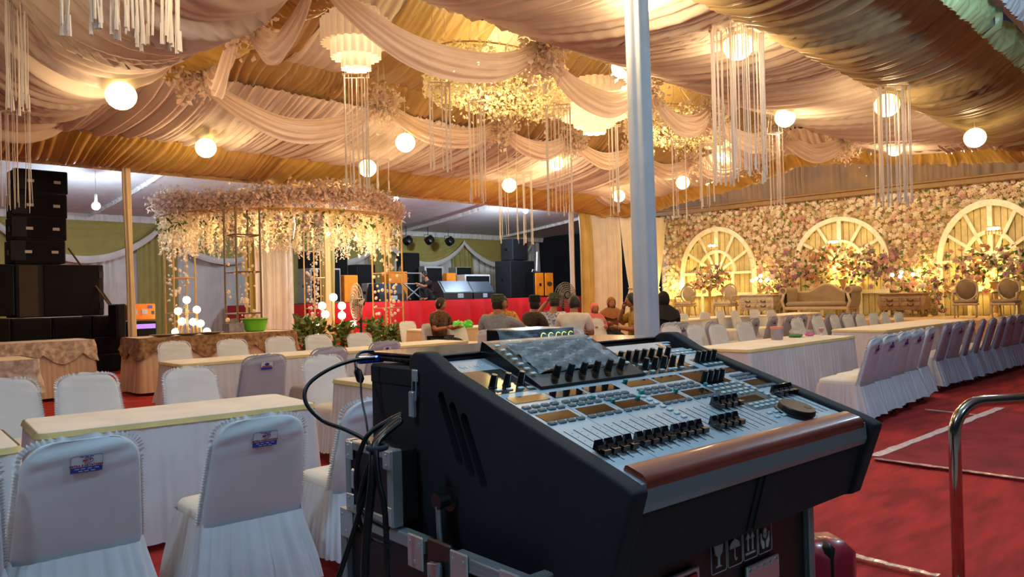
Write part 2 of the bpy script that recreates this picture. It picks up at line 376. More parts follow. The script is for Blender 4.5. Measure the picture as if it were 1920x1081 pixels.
# olive satin ruffle and the white ruffle on the gutter of the neighbouring tent
tag(band('olive_ruffle', lambda s: (3.0 + s, 2.32, 4.42), lambda s: (3.0 + s, 2.30, 4.86), 17.0, M_GREENR, sag=0, amp=0.07, lam=0.13, seed=15, nv=5, ds=0.018, sagdir=(0, -1, 0), wob=1), 'pale olive satin ruffle hanging at the upper right corner', 'ruffle')
tag(band('white_ruffle', lambda s: (3.0 + s, 2.0, 4.62), lambda s: (3.0 + s, 2.0, 4.9), 17.0, M_TENT, sag=0, amp=0.05, lam=0.12, seed=16, nv=3, ds=0.02, sagdir=(0, -1, 0)), 'white ruffle above the olive ruffle in the top right corner', 'ruffle')
nc = MB()
nc.box((7, -2.4, 5.05), (32, 9.4, 0.03))
nceil = struct(nc.build('ceiling', M_TENT))

# ---- stage tent: white ceiling, seams, back wall with swags
sceil = struct(MB().grid(lambda u, v: (-6 + 40 * u, 16.3 + 10.5 * v, 5.55 - 1.25 * v - .12 * sin(pi * v)), 20, 10).build('ceiling', M_TENT, smooth='all'))
for X in (2.0, 8.1, 14.2, 20.3, 26.4):
    band('seam_ruffle', lambda s, X=X: (X, 16.4 + s, 5.36 - 1.19 * s / 10.5 - .12 * sin(pi * s / 10.5)), lambda s, X=X: (X, 16.4 + s, 5.53 - 1.25 * s / 10.5 - .12 * sin(pi * s / 10.5)), 10.2, M_DRAPEW, sag=0, amp=0.05, lam=0.12, seed=int(X * 7), nv=2, ds=0.03, parent=sceil, sagdir=(1, 0, 0))
band('seam_ruffle', lambda s: (-6 + s, 26.3, 4.12), lambda s: (-6 + s, 26.35, 4.42), 40, M_DRAPEW, sag=0, amp=0.04, lam=0.12, seed=31, nv=2, ds=0.04, parent=sceil, sagdir=(0, -1, 0))
wall_back = struct(band('wall_back', lambda s: (-6 + s, 26.6, 0), lambda s: (-6 + s, 26.6, 4.4), 35.6, M_DRAPEW, sag=0, amp=0.06, lam=0.3, seed=32, nv=2, ds=0.05, sagdir=(0, -1, 0)))
x = -4.2; k = 0
while x < 24.5:
    band('olive_panel', lambda s, x=x: (x + s, 26.48, 0), lambda s, x=x: (x + s, 26.48, 4.2), 1.35, M_OLIVE, sag=0, amp=0.07, lam=0.16, seed=40 + k, nv=2, ds=0.03, parent=wall_back, sagdir=(0, -1, 0))
    Wd = 4.6
    # swag between panels: olive crescent with a white hem
    def sw(u, v, x=x):
        xx = x + .65 + Wd * u; low = 4.15 - .18 - 1.05 * sin(pi * u) ** .8
        z = 4.2 + (low - 4.2) * v; return (xx, 26.36 - .12 * sin(pi * u) * v - .02 * sin(v * 40 + u * 3), z)
    MB().grid(sw, 40, 22).build('olive_swag', M_OLIVE, wall_back, smooth='all')
    def hm(u, v, x=x):
        xx = x + .65 + Wd * u; low = 4.15 - .18 - 1.05 * sin(pi * u) ** .8
        return (xx, 26.2 - .1 * sin(pi * u) - .03 * sin(pi * v), low + .08 - .22 * v)
    MB().grid(hm, 40, 4).build('white_swag_hem', M_DRAPEW, wall_back, smooth='all')
    x += Wd; k += 1

# ---- hall side walls in view: poles and curtains on the stage side
M_NEARBLACK = mat('near_black_sheet', '0c0e16', rough=0.9)  # near-black sheet closing the view right of the stage
nb = MB(); nb.box((29.6, 21.4, 2.2), (0.05, 10.4, 4.4)); struct(nb.build('wall_right', M_NEARBLACK))
nb = MB(); nb.box((29.2, 26.0, 2.2), (3.0, 0.05, 4.4)); struct(nb.build('wall_back_dark', M_NEARBLACK)) if False else None

# ================================================================ FLOWER WALL
XW = 25.0
wb = MB(); wb.box((XW + .2, 9.0, 2.3), (0.1, 14.6, 4.6)); wall_f = struct(wb.build('wall_far', mat('wall_backing_board', 'c2a878', rough=0.8)))
band('pleated_panel', lambda s: (XW + .08, 1.7 + s, 4.45), lambda s: (XW + .08, 1.7 + s, 5.75), 14.6, cloth('taupe_pleated_drape', 'a88b6f', hex2='8d7a70', scale=1.2), sag=0, amp=0.05, lam=0.2, seed=51, nv=2, ds=0.03, parent=wall_f, sagdir=(-1, 0, 0))
bm_ = MB(); bm_.box((XW - .05, 9.0, 4.38), (0.25, 14.6, 0.16), bev=.02); bm_.box((XW - .12, 9.0, 4.48), (0.3, 14.6, 0.06), bev=.02)
struct(bm_.build('trim_1', mat('brown_moulded_beam', '8a6a44', rough=0.6)))
# platform
pl = MB(); pl.box((23.4, 9.0, 0.27), (3.0, 14.6, 0.54), bev=.01)
platform = tag(pl.build('platform', mat('beige_platform_cloth', 'c9a880', rough=0.8)), 'low beige platform carrying the sofa and chairs before the flower wall', 'platform')

ARCHES = []
for nm, pxa, pxb, ytop, yspring in (('left', 1283, 1412, 432, 512), ('middle', 1497, 1660, 413, 492), ('right', 1766, 1958, 383, 488)):
    a, b2 = atX(pxa, yspring, XW), atX(pxb, yspring, XW)
    yc = (a[1] + b2[1]) / 2; r = abs(a[1] - b2[1]) / 2; zs = atX((pxa + pxb) / 2, yspring, XW)[2]; zt = atX((pxa + pxb) / 2, ytop, XW)[2]
    ARCHES.append((nm, yc, r, zs, max(zt - zs, r * .8)))
M_BOARD = mat('sage_cream_boards', 'd6c58e', rough=0.7)
M_FRAME = mat('white_painted_frame', 'f4ead2', rough=0.5)
ADESC = {'left': 'arched white fanlight window frame beside the wrapped pole, above two pale chairs', 'middle': 'arched white fanlight window frame behind the brown settee', 'right': 'arched white fanlight window frame at the right edge, above two brown chairs'}
for nm, yc, r, zs, hr in ARCHES:
    t = thing('arched_window', ADESC[nm], 'window', (XW - .02, yc, 0.54), group='arched windows in the flower wall')
    z0 = 0.54
    nB = 15
    for i in range(nB):
        y0 = -r + 2 * r * i / nB; y1 = -r + 2 * r * (i + 1) / nB - .012; ym = (y0 + y1) / 2
        zt = zs + hr * sqrt(max(0, 1 - (ym / r) ** 2)) - z0
        MB().box((.10, ym, zt / 2), (.03, y1 - y0, zt), bev=.006).build('board', M_BOARD, t)
    fr = MB()
    n = 32
    def ring(R1, R2, mbx, a0=0, a1=pi, yo=0):
        pts = []
        for i in range(n + 1):
            a = a0 + (a1 - a0) * i / n
            pts += [(-.05, cos(a) * R1, zs - z0 + sin(a) * R1 * hr / r), (-.05, cos(a) * R2, zs - z0 + sin(a) * R2 * hr / r), (.06, cos(a) * R2, zs - z0 + sin(a) * R2 * hr / r), (.06, cos(a) * R1, zs - z0 + sin(a) * R1 * hr / r)]
        fs = []
        for i in range(n):
            for k in range(4): fs.append((i * 4 + k, i * 4 + (k + 1) % 4, (i + 1) * 4 + (k + 1) % 4, (i + 1) * 4 + k))
        mbx.add(pts, fs)
    ring(r - .02, r + .12, fr)
    for s_ in (-1, 1): fr.box((0, s_ * (r + .05), (zs - z0) / 2), (.11, .14, zs - z0))
    fr.build('arch_frame', M_FRAME, t)
    ring2 = MB(); ring(r * .48, r * .48 + .09, ring2); ring2.build('inner_arch', M_FRAME, t)
    for a in (30, 60, 90, 120, 150):
        a_ = radians(a); p0 = Vector((0, cos(a_) * .1, zs - z0 + sin(a_) * .1)); p1 = Vector((0, cos(a_) * r, zs - z0 + sin(a_) * hr))
        d = p1 - p0; ang = math.atan2(d.z, d.y)
        MB().box(((p0 + p1) / 2), (.06, d.length, .09 if a != 90 else .13), rot=Matrix.Rotation(ang, 3, 'X')).build('mullion', M_FRAME, t)
    MB().box((0, 0, zs - z0), (.07, 2 * r, .09)).build('cross_bar', M_FRAME, t)
    MB().box((0, 0, .75), (.07, 2 * r, .12)).build('chair_rail', M_FRAME, t)
    for s_ in (-.45, .45): MB().box((0, r * s_, (zs - z0) / 2), (.06, .09, zs - z0)).build('mullion', M_FRAME, t)

# flowers: rosettes on the wall
def rosette(r, seed):
    rg = random.Random(seed); mb = MB()
    for ring_, (n, rad, tilt, sz) in enumerate(((6, .62, .25, .62), (5, .34, .8, .5))):
        for i in range(n):
            a = 2 * pi * (i + .5 * ring_) / n + rg.uniform(-.15, .15); R = Vector((0, cos(a), sin(a))); T = Vector((0, -sin(a), cos(a)))
            c0 = R * r * rad * .25 + Vector((-.12 * r * (ring_ + 1), 0, 0)); tip = R * r * (rad + sz * .55) + Vector((-r * tilt * .55, 0, 0))
            mid = R * r * rad * .8 + Vector((-r * (.12 + tilt * .3), 0, 0))
            mb.add([c0, mid + T * r * sz * .55, tip, mid - T * r * sz * .55], [(0, 1, 2), (0, 2, 3)])
    mb.ball((-.35 * r, 0, 0), r * .26, 6, 4)
    return mb
ROS = [rosette(1.0, i) for i in range(4)]
FM = [cloth('rose_ivory', 'f4e8d0', translucent=.2), cloth('rose_cream', 'eed7b4', translucent=.2), cloth('rose_blush', 'e8c4b4', translucent=.2), cloth('rose_dusty', 'd2a49a', translucent=.2), cloth('rose_beige', 'dcc39e', translucent=.2)]
ROSM = {(i, j): ROS[i].mesh('flower', FM[j]) for i in range(4) for j in range(5)}
rg = random.Random(5); spots = []
y = 1.9
while y < 16.2:
    z = 0.62
    while z < 4.32:
        yy, zz = y + rg.uniform(-.06, .06), z + rg.uniform(-.06, .06); inside = False
        for nm, yc, r, zs, hr in ARCHES:
            if abs(yy - yc) < r + .1 and (zz < zs or ((yy - yc) / (r + .12)) ** 2 + ((zz - zs) / (hr + .12)) ** 2 < 1): inside = True
        if not inside: spots.append((yy, zz, rg.uniform(.075, .125)))
        z += .135
    y += .135
spots.sort(key=lambda s_: s_[0])
rest = MB(); nf = 0
for yy, zz, r in spots:
    i = rg.randrange(4); j = rg.choices(range(5), (6, 5, 3, 1.5, 3))[0]; xx = XW + .1 - rg.uniform(0, .1); th = rg.uniform(0, 6.28); tl = (rg.uniform(-.5, .5), rg.uniform(-.5, .5))
    R = Matrix.Rotation(tl[0], 3, 'Y') @ Matrix.Rotation(tl[1], 3, 'Z') @ Matrix.Rotation(th, 3, 'X')
    if nf < 290 and yy > 4.3:
        o = obj('flower', ROSM[(i, j)], wall_f, (xx, yy, zz)); o.rotation_euler = R.to_euler(); o.scale = (r, r, r); nf += 1
    else:
        k = len(rest.v); rest.v.extend([tuple(R @ (Vector(p) * r) + Vector((xx, yy, zz))) for p in ROS[i].v]); rest.f.extend([tuple(q + k for q in f) for f in ROS[i].f]); rest.m.extend([j] * len(ROS[i].f))
rest.build('flowers', FM, wall_f, kind='stuff')
lv = MB()
for q in range(240):
    yy, zz, r = rg.choice(spots); leaf(lv, (XW + .0, yy + .08, zz + .05), (-.6, rg.uniform(-1, 1), rg.uniform(-1, 1)), .16, .04, rg)
lv.build('leaves', M_LEAF, wall_f, kind='stuff')

# par lamps added out of view behind the gold arch to brighten the flower wall
for i, y in enumerate((4.6, 8.2, 12.2)):
    t = thing('fill_par_lamp', ('right', 'middle', 'left')[i] + ' par lamp added out of view behind the gold arch to brighten the flower wall', 'lamp', (21.75, y, 5.15), group='added par lamps behind the gold arch')
    MB().lathe([(.07, .0), (.10, .10), (.10, .22), (.09, .22), (.085, .12), (.0005, .1)], n=18, rot=Matrix.Rotation(radians(115), 3, 'Y')).build('can', M_BLACKP, t, smooth=40)
    MB().tube([(0, 0, 0), (0, 0, .85)], .012, 6).build('hanger', M_BLACKP, t)
    point_light('par_fill_light', (.34, 0, -.16), 130, (1, .80, .50), .1, t)
# ================================================================ HANGING DECOR
def swag(A, B, sag, wd, label, seed, twist=0.0):
    A, B = Vector(A), Vector(B); d = B - A; nrm = Vector((-d.y, d.x, 0)).normalized()
    if nrm.dot(Vector((0, 0, CAM_H)) - A) < 0: nrm = -nrm
    rgs = random.Random(seed); ph = [rgs.uniform(0, 6.3) for _ in range(4)]
    def fn(u, v):
        c_ = A + d * u; k = 4 * u * (1 - u); low = k ** .85
        wid = .10 + wd * k ** .6
        z = -sag * low - (v - .5) * wid
        out = .10 * sin(pi * v) * (.3 + k) + .030 * sin(2 * pi * 4 * v + ph[0] + 2.2 * u) * (.4 + k) + .018 * sin(2 * pi * 9 * v + ph[1] - 3 * u) + .10 * (v - .5) * k
        return c_ + nrm * out + Vector((0, 0, z + .01 * sin(14 * u + ph[2])))
    o = MB().grid(fn, 36, 40).build('fabric_swag', M_SHEER, smooth='all')
    return tag(o, label, 'swag', 'sheer ceiling swags')
def cluster(P, r, label, seed, drop=0.25):
    rgs = random.Random(seed); mb = MB(); pts = []
    for i in range(int(300 + 900 * r)):
        q = Vector((rgs.gauss(0, .45), rgs.gauss(0, .45), rgs.gauss(0, .45))) * r
        q.z -= abs(rgs.gauss(0, .4)) * drop
        pts.append(Vector(P) + q)
    petals(mb, pts, .048, rgs, 2)
    t = thing('flower_cluster', label, 'flowers', P, group='ivory flower clusters at the swag ends'); mb.v = [tuple(Vector(q) - Vector(P)) for q in mb.v]
    mb.build('petals', [M_FLOWERP, M_FLOWERW], t, kind='stuff'); return t
Z1 = 5.06
stg = [atz(x, y, Z1) for x, y in ((350, 125), (705, 190), (927, 232), (1062, 256), (1178, 277), (1290, 300), (1400, 300))]
nearp = [atz(x, y, 5.0) for x, y in ((600, -60), (1025, 82), (1216, 150), (1340, 200), (1462, 236), (1595, 253))]
cn = ['beside the gold drape at the upper left', 'above the left globe lamps, left of the round chandelier strings', 'on the bronze band left of centre', 'on the bronze band right of centre', 'just left of the wrapped white pole', 'just right of the wrapped white pole', 'at the far right of the bronze band']
for i in range(6):
    A, B = stg[i].copy(), stg[i + 1].copy(); L = np.linalg.norm(B - A)
    A[1] -= .12; B[1] -= .12
    swag(A, B, (.78, .50, .46, .46, .46, .42)[i], .34, 'stage-side sheer swag hanging between the flower clusters ' + ('one and two', 'two and three', 'three and four', 'four and five', 'five and six', 'six and seven')[i] + ' from the left', 200 + i)
for i, p in enumerate(stg): cluster(p + np.array([0, -.2, -.05]), .33, 'ivory flower cluster ' + cn[i], 220 + i)
nn_ = ['big sheer swag crossing the top centre in front of the hanging flowers', 'sheer swag left of the wrapped pole before the large tiered chandelier', 'sheer swag just right of the wrapped pole at ceiling height', 'sheer swag above the small right chandelier', 'sheer swag at the far right end of the near row']
for i in range(5):
    A, B = nearp[i].copy(), nearp[i + 1].copy(); A[1] += .1; B[1] += .1
    swag(A, B, (.62, .58, .55, .52, .5)[i], .36, nn_[i], 240 + i)
nl = ['', 'at the right end of the big top centre swag', 'hidden partly behind the wrapped pole at ceiling height', 'above the small right chandelier', 'right of the strings beside the near globe lamp', 'at the right end of the near swag row']
for i, p in enumerate(nearp):
    if i: cluster(p + np.array([0, .12, -.08]), .36, 'ivory flower cluster ' + nl[i], 260 + i, drop=.35)
# left end loops
A0 = atd(450, 8, 9.0); B0 = stg[0]; C0 = atd(588, -40, 8.2)
cluster(A0, .34, 'ivory flower cluster at the top edge between two short swag loops', 270)
swag(A0 + np.array([0, 0, -.05]), B0 + np.array([.25, -.3, .1]), .62, .30, 'short sheer loop hanging from the top edge beside the gold drape', 271)
swag(A0 + np.array([.1, 0, 0]), C0, .62, .30, 'short sheer loop hanging from the top edge left of the white tube chandelier', 272)

# globe lamps
GL = [(227, 179, 55, 'globe lamp glowing against the deep blush drape at left'), (386, 277, 38, 'globe lamp on the gold valance above the left stage pole'), (689, 315, 34, 'globe lamp beside strings above the flower canopy'),
      (760, 267, 37, 'globe lamp on the blush band left of centre'), (955, 347, 27.5, 'small globe lamp above the stage lights in the centre'), (1043, 306, 28, 'globe lamp behind the central string curtain'),
      (1160, 367, 24, 'small globe lamp above the cream curtains'), (1384, 86, 55, 'largest globe lamp hanging inside strings at upper right'), (1167, 126, 42, 'globe lamp touching the wrapped pole from the left'),
      (1472, 220, 38, 'globe lamp at the edge of the near blush band'), (1663, 197, 45, 'globe lamp above the right string curtain'), (1828, 258, 38, 'rightmost globe lamp near the arched gold valance'),
      (1677, 278, 30, 'globe lamp low behind the right string curtain'), (1280, 342, 26, 'globe lamp right of the wrapped pole above the flower wall'), (1205, -7, 64, 'globe lamp cut by the top edge beside the wrapped pole')]
GLX = [((2.4, 5.0, 4.35), 'globe lamp added as fill, out of view overhead on the left'), ((.6, 8.5, 4.35), 'globe lamp added as fill, out of view at the left end'), ((5.4, 4.3, 4.35), 'globe lamp added as fill, out of view above the console'), ((7.0, 8.6, 5.3), 'globe lamp added as fill, out of view above the chandelier')]  # unseen extra globes added for warm fill in the hall
gm = MB().ball((0, 0, 0), .185, 20, 14, sc3=(1, 1, .95)).mesh('paper_globe', M_GLOBE, smooth='all')
rb = MB()
for k in range(9): z = -.16 + .04 * k; rr = sqrt(max(.001, .186 ** 2 - (z / .95) ** 2)); rb.tube([(rr * cos(2 * pi * i / 20), rr * sin(2 * pi * i / 20), z) for i in range(20)], .0016, 3, closed=True)
rbm = rb.mesh('wire_ribs', mat('thin_white_wire', 'e8d8b8', rough=.5), smooth='all')
cdm = MB().tube([(0, 0, .17), (0, 0, .85)], .006, 5).mesh('cord', M_STRING)
for x, y, d, lb in GL:
    p = atd(x, y, 1440 * .37 / d)
    t = thing('globe_lamp', 'white paper ' + lb, 'lamp', p, group='paper globe lamps')
    obj('paper_globe', gm, t); obj('wire_ribs', rbm, t); obj('cord', cdm, t); point_light('globe_light', (0, 0, -.26), P_GLOBE_PT, WARM, .12, t)
for p, lb in GLX[:3]:
    t = thing('globe_lamp', 'white paper ' + lb, 'lamp', p, group='paper globe lamps')
    obj('paper_globe', gm, t); obj('wire_ribs', rbm, t); obj('cord', cdm, t); point_light('globe_light', (0, 0, -.26), P_GLOBE_PT, WARM, .12, t)

# string curtains (tassel columns)
FR = [(667, 142, 355, 46, 11.0, 'white string curtain hanging from the ceiling left of the flower canopy top'), (718, 300, 352, 24, 13.5, 'short white string curtain beside the globe above the flower canopy'),
      (824, 158, 320, 42, 11.5, 'white string curtain under the left side of the hanging flowers'), (892, 190, 378, 30, 12.0, 'narrow white string curtain right of the hanging flowers'),
      (1046, 200, 400, 48, 12.5, 'white string curtain around the central globe lamp'), (1152, 236, 405, 24, 13.5, 'thin white string curtain left of the wrapped pole'),
      (943, 322, 452, 18, 15.4, 'low left string curtain in front of the stage ceiling'), (982, 324, 456, 30, 15.4, 'low right string curtain in front of the stage lamp'),
      (1272, 265, 410, 26, 15.0, 'string curtain right of the wrapped pole before the flower wall'), (1380, 14, 335, 98, 9.2, 'large string curtain hanging round the largest globe lamp'),
      (1670, 165, 385, 58, 11.5, 'string curtain hanging round the globe lamp over the right arch'), (1453, 250, 390, 24, 14.0, 'string curtain beneath the globe at the near blush band'),
      (1326, 270, 385, 28, 14.5, 'string curtain below the small right chandelier'), (32, 0, 205, 34, 8.5, 'white string curtain at the left edge'), (330, -60, 98, 10, 6.0, 'single white string bundle hanging over the gold drape'),
      (120, -60, 55, 16, 5.6, 'thick white string tassel at the upper left'), (175, -60, 50, 22, 5.7, 'white string tassels second from the left along the top'), (232, -60, 60, 44, 5.8, 'white string tassels over the deep blush drape'), (290, -60, 84, 60, 5.9, 'white string tassels before the gold drape'),
      (28, 210, 395, 44, 11.0, 'thin strings hanging before the loudspeaker tower')]
for n, (x, y0, y1, wpx, dep, lb) in enumerate(FR):
    top = atd(x, y0, dep); bot = atd(x, y1, dep); W = wpx / 1440 * dep; rgs = random.Random(300 + n); mb = MB()
    ns = max(5, int(wpx / 2.6)); thin = .0035 if n == 19 else .007
    c = np.array([top[0], top[1]])
    # frame: square hoop
    ang = YAW - pi / 2 + rgs.uniform(-.2, .2); ux = np.array([cos(ang), sin(ang)]); uy = np.array([-ux[1], ux[0]])
    for i in range(ns):
        s_ = rgs.random() * 4
        e = s_ % 1.0 - .5
        off = [(e, -.5), (.5, e), (e, .5), (-.5, e)][int(s_)]
        q = c + ux * off[0] * W * .92 + uy * off[1] * W * .6
        zt = top[2]; zb = bot[2] + rgs.uniform(-.03, .12) * min(1, (zt - bot[2]))
        mb.tube([(q[0], q[1], zt), (q[0] + rgs.uniform(-.008, .008), q[1], (zt + zb) / 2), (q[0] + rgs.uniform(-.015, .015), q[1], zb)], thin * rgs.uniform(.7, 1.4), 4)
        if rgs.random() < .5 and n != 19: mb.tube([(q[0], q[1], zb + .12), (q[0], q[1], zb - .04)], [thin * 1.5, thin * 2.2], 4)
    t = thing('string_curtain', lb, 'string curtain', (top[0], top[1], bot[2]), group='hanging white string curtains')
    o = mb.build('strings', M_STRING, t, kind='stuff'); o.matrix_parent_inverse = Matrix.Translation(-Vector((top[0], top[1], bot[2])))
    hp = [c + ux * a * W / 2 + uy * b_ * W * .3 for a, b_ in ((-1, -1), (1, -1), (1, 1), (-1, 1))]
    wt = max(top[2] + .05, float(np.interp(top[1], [2.5, 4.25, 7.05, 7.4, 9.4, 11.6, 11.9, 14.6, 16.1], [4.86, 4.6, 5.05, 5.5, 6.35, 5.5, 5.08, 4.62, 4.2])) + .06); hw_ = MB()
    for p in hp: hw_.tube([(p[0], p[1], top[2]), (c[0] + (p[0] - c[0]) * .3, c[1] + (p[1] - c[1]) * .3, wt)], .0022, 3)
    hw_.build('hanging_wire', M_STRING, t).matrix_parent_inverse = o.matrix_parent_inverse
    h = MB().tube([(p[0], p[1], top[2]) for p in hp], .008, 5, closed=True).build('hoop', M_STRING, t); h.matrix_parent_inverse = o.matrix_parent_inverse

# tiered paper-tube chandeliers
def tube_chandelier(P, tiers, label, tr_=.05):
    t = thing('tube_chandelier', label, 'chandelier', P, group='tiered white tube chandeliers')
    for R, z0, z1 in tiers:
        n = max(8, int(2 * pi * R / (tr_ * 2.0))); mb = MB()
        def fl(u, v, R=R, n=n, z0=z0, z1=z1):
            a = 2 * pi * u; rr = R + tr_ * 1.3 * abs(sin(n * a / 2)); return (rr * cos(a), rr * sin(a), z0 + (z1 - z0) * v)
        mb.grid(fl, n * 6, 1, closeu=True)
        mb.lathe([(R * .98, z0 + .05), (.02, z0 + .05)], n=24)
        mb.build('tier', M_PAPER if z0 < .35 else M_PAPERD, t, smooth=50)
    ztop = max(q[2] for q in tiers)
    MB().tube([(0, 0, ztop - .1), (0, 0, ztop + .7)], .015, 6).build('stem', M_METALGOLD, t)
    MB().ball((0, 0, min(q[1] for q in tiers) + .12), .05, 10, 8).build('bulb', M_BULB, t, smooth='all')
    point_light('chandelier_light', (0, 0, min(q[1] for q in tiers) - .14), 40, WARM, .12, t)
    return t
YR = 9.3
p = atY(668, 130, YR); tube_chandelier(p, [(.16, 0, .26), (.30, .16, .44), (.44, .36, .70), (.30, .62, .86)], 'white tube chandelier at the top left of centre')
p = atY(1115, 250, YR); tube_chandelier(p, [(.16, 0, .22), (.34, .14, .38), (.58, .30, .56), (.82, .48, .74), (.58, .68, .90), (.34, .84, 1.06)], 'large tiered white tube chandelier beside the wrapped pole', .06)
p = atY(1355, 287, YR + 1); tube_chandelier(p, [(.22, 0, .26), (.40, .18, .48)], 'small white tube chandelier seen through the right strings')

# hanging flower rings with warm light
def flower_hanger(pa, pb, z0, z1, n, label, seed):
    rgs = random.Random(seed); mid = (pa + pb) / 2; t = thing('hanging_flowers', label, 'flowers', mid, group='hanging ivory flower rings'); mb = MB(); pts = []
    ax = pb - pa; ax[2] = 0
    for i in range(n):
        a = rgs.uniform(0, 2 * pi); rr = .55 + .45 * sqrt(rgs.random())
        x_ = ax * .5 * cos(a) * rr; y_ = np.array([-ax[1], ax[0], 0]) * .28 * sin(a) * rr
        zz = z0 + (z1 - z0) * rgs.random() ** 1.3 + (rgs.random() < .2) * -rgs.random() * .22
        pts.append(Vector(x_ + y_) + Vector((0, 0, zz - mid[2])))
    petals(mb, pts, .042, rgs, 2)
    mb.build('petals', [M_FLOWERW, cloth('pale_yellow_petals', 'f0e8c0', translucent=.35)], t, kind='stuff')
    hb = MB()
    for a in np.linspace(0, 2 * pi, 25)[:-1]:
        pass
    hb.tube([Vector(ax * .42 * cos(a) + np.array([-ax[1], ax[0], 0]) * .24 * sin(a)) + Vector((0, 0, z1 - mid[2])) for a in np.linspace(0, 2 * pi, 29)[:-1]], .015, 5, closed=True)
    hb.build('hoop', M_METALGOLD, t)
    wires = MB()
    for a in (0, 2.1, 4.2):
        q = Vector(ax * .42 * cos(a) + np.array([-ax[1], ax[0], 0]) * .24 * sin(a)); wires.tube([q + Vector((0, 0, z1 - mid[2])), (0, 0, 6.2 - mid[2])], .004, 4)
    wires.build('hanging_wire', M_STRING, t)
    for k in range(5):
        a = 2 * pi * k / 5; q = Vector(ax * .3 * cos(a) + np.array([-ax[1], ax[0], 0]) * .16 * sin(a)) + Vector((0, 0, (z0 + z1) / 2 + .1 - mid[2]))
        MB().ball(q, .03, 8, 6).build('bulb', M_BULB, t); 
    point_light('flower_light', (0, 0, (z0 + z1) / 2 - mid[2]), 70, (1, .82, .35), .15, t)
flower_hanger(atY(805, 130, YR), atY(1045, 150, YR), 4.78, 5.5, 4200, 'big hanging ivory flower ring behind the top centre swag', 330)
flower_hanger(atY(1190, 220, YR), atY(1335, 225, YR), 4.9, 5.42, 2400, 'hanging ivory flower ring right of the wrapped pole', 331)

# wrapped white pole near the console
pp = atd(1213, 540, 7.0)
t = thing('tent_pole', 'thick tent pole wrapped in pale cloth, standing behind the mixing console', 'pole', (pp[0], pp[1], 0))
topp = atd(1203, 0, 6.6)
FP = Folds(8, .16, 77)
def pole(u, v):
    a = 2 * pi * u; r = .096 + .022 * F_(a) + (.012 * (1 - v))
    return (r * cos(a), r * sin(a), 5.2 * v)
def F_(a): return sin(3 * a) * .5 + sin(5 * a + 1) * .35 + sin(8 * a + 2) * .25
MB().grid(pole, 48, 12, closeu=True).build('cloth_wrap', cloth('pale_blue_white_satin', 'cfd4d8', rough=.55, translucent=.05, spec=.5), t, smooth='all')
MB().tube([(0, 0, 0), (0, 0, 5.3)], .05, 12).build('steel_post', M_STEEL, t)
lean = Vector(topp) - Vector((pp[0], pp[1], topp[2])); t.rotation_euler = (0, -radians(.6), 0)
# pole at the stage side
def plain_pole(p, label, r=.055, m=None):
    t = thing('tent_pole', label, 'pole', (p[0], p[1], 0))
    MB().grid(lambda u, v: ((r + .012 * sin(6 * pi * 2 * u) + .01 * sin(v * 9)) * cos(2 * pi * u), (r + .012 * sin(6 * pi * 2 * u)) * sin(2 * pi * u), 4.3 * v), 32, 14, closeu=True).build('cloth_wrap', m or M_CREAM, t, smooth='all')
    MB().tube([(0, 0, 0), (0, 0, 4.32)], .03, 8).build('steel_post', M_STEEL, t)
    return t
plain_pole(atY(247, 500, 15.9), 'slim tent pole wrapped in beige cloth beside the loudspeakers', .07).rotation_euler = (0, -radians(1), 0)
plain_pole(atY(1073, 500, 16.0), 'slim white tent pole beside the gold curtain at the stage corner', .07, M_DRAPEW)
plain_pole(atY(614, 500, 19.0), 'slim pale tent pole behind the flower canopy', .07, M_CREAM)

# curtains at the stage corner
cur = [(1083, 1104, M_GOLD, 'narrow gold curtain at the stage corner'), (1104, 1160, M_CREAM, 'cream pleated curtain right of the gold curtain')]
for xa, xb, m, lb in cur:
    a, b_ = atY(xa, 480, 16.05), atY(xb, 480, 16.05)
    tag(band('curtain', lambda s, a=a: (a[0] + s, 16.05, 0.02), lambda s, a=a: (a[0] + s, 16.05, 4.25), b_[0] - a[0], m, sag=0, amp=.09, lam=.22, seed=xa, nv=6, ds=.02, sagdir=(0, -1, 0)), lb, 'curtain')
def tied(xa, xb, lb, seed):
    a, b_ = atY(xa, 480, 16.05)[0], atY(xb, 480, 16.05)[0]; c = (a + b_) / 2; W = (b_ - a)
    Fo = Folds(6, .14, seed)
    def fn(u, v):
        z = .02 + 4.2 * v; tie = 1.6; k = abs(z - tie) / (tie if z < tie else 2.6); k = min(1, k)
        wd = W * (.22 + .78 * k ** .8); return (c + (u - .5) * wd, 16.05 - .09 * Fo(u * 3 + .4) * (.4 + .6 * k), z)
    t = thing('tied_curtain', lb, 'curtain', (c, 16.05, 0))
    o = MB().grid(lambda u, v: tuple(np.array(fn(u, v)) - np.array([c, 16.05, 0])), 60, 24).build('curtain_cloth', M_CREAM, t, smooth='all')
    MB().tube([(W * .13 * cos(q), -.03 + .08 * sin(q), 1.6) for q in np.linspace(0, 6.28, 17)[:-1]], .025, 6, closed=True).build('tie_band', M_CREAM, t, smooth='all')
tied(1160, 1204, 'cream curtain tied in at the middle like an hourglass', 81)
tied(1204, 1250, 'cream tied curtain half hidden behind the wrapped pole', 82)
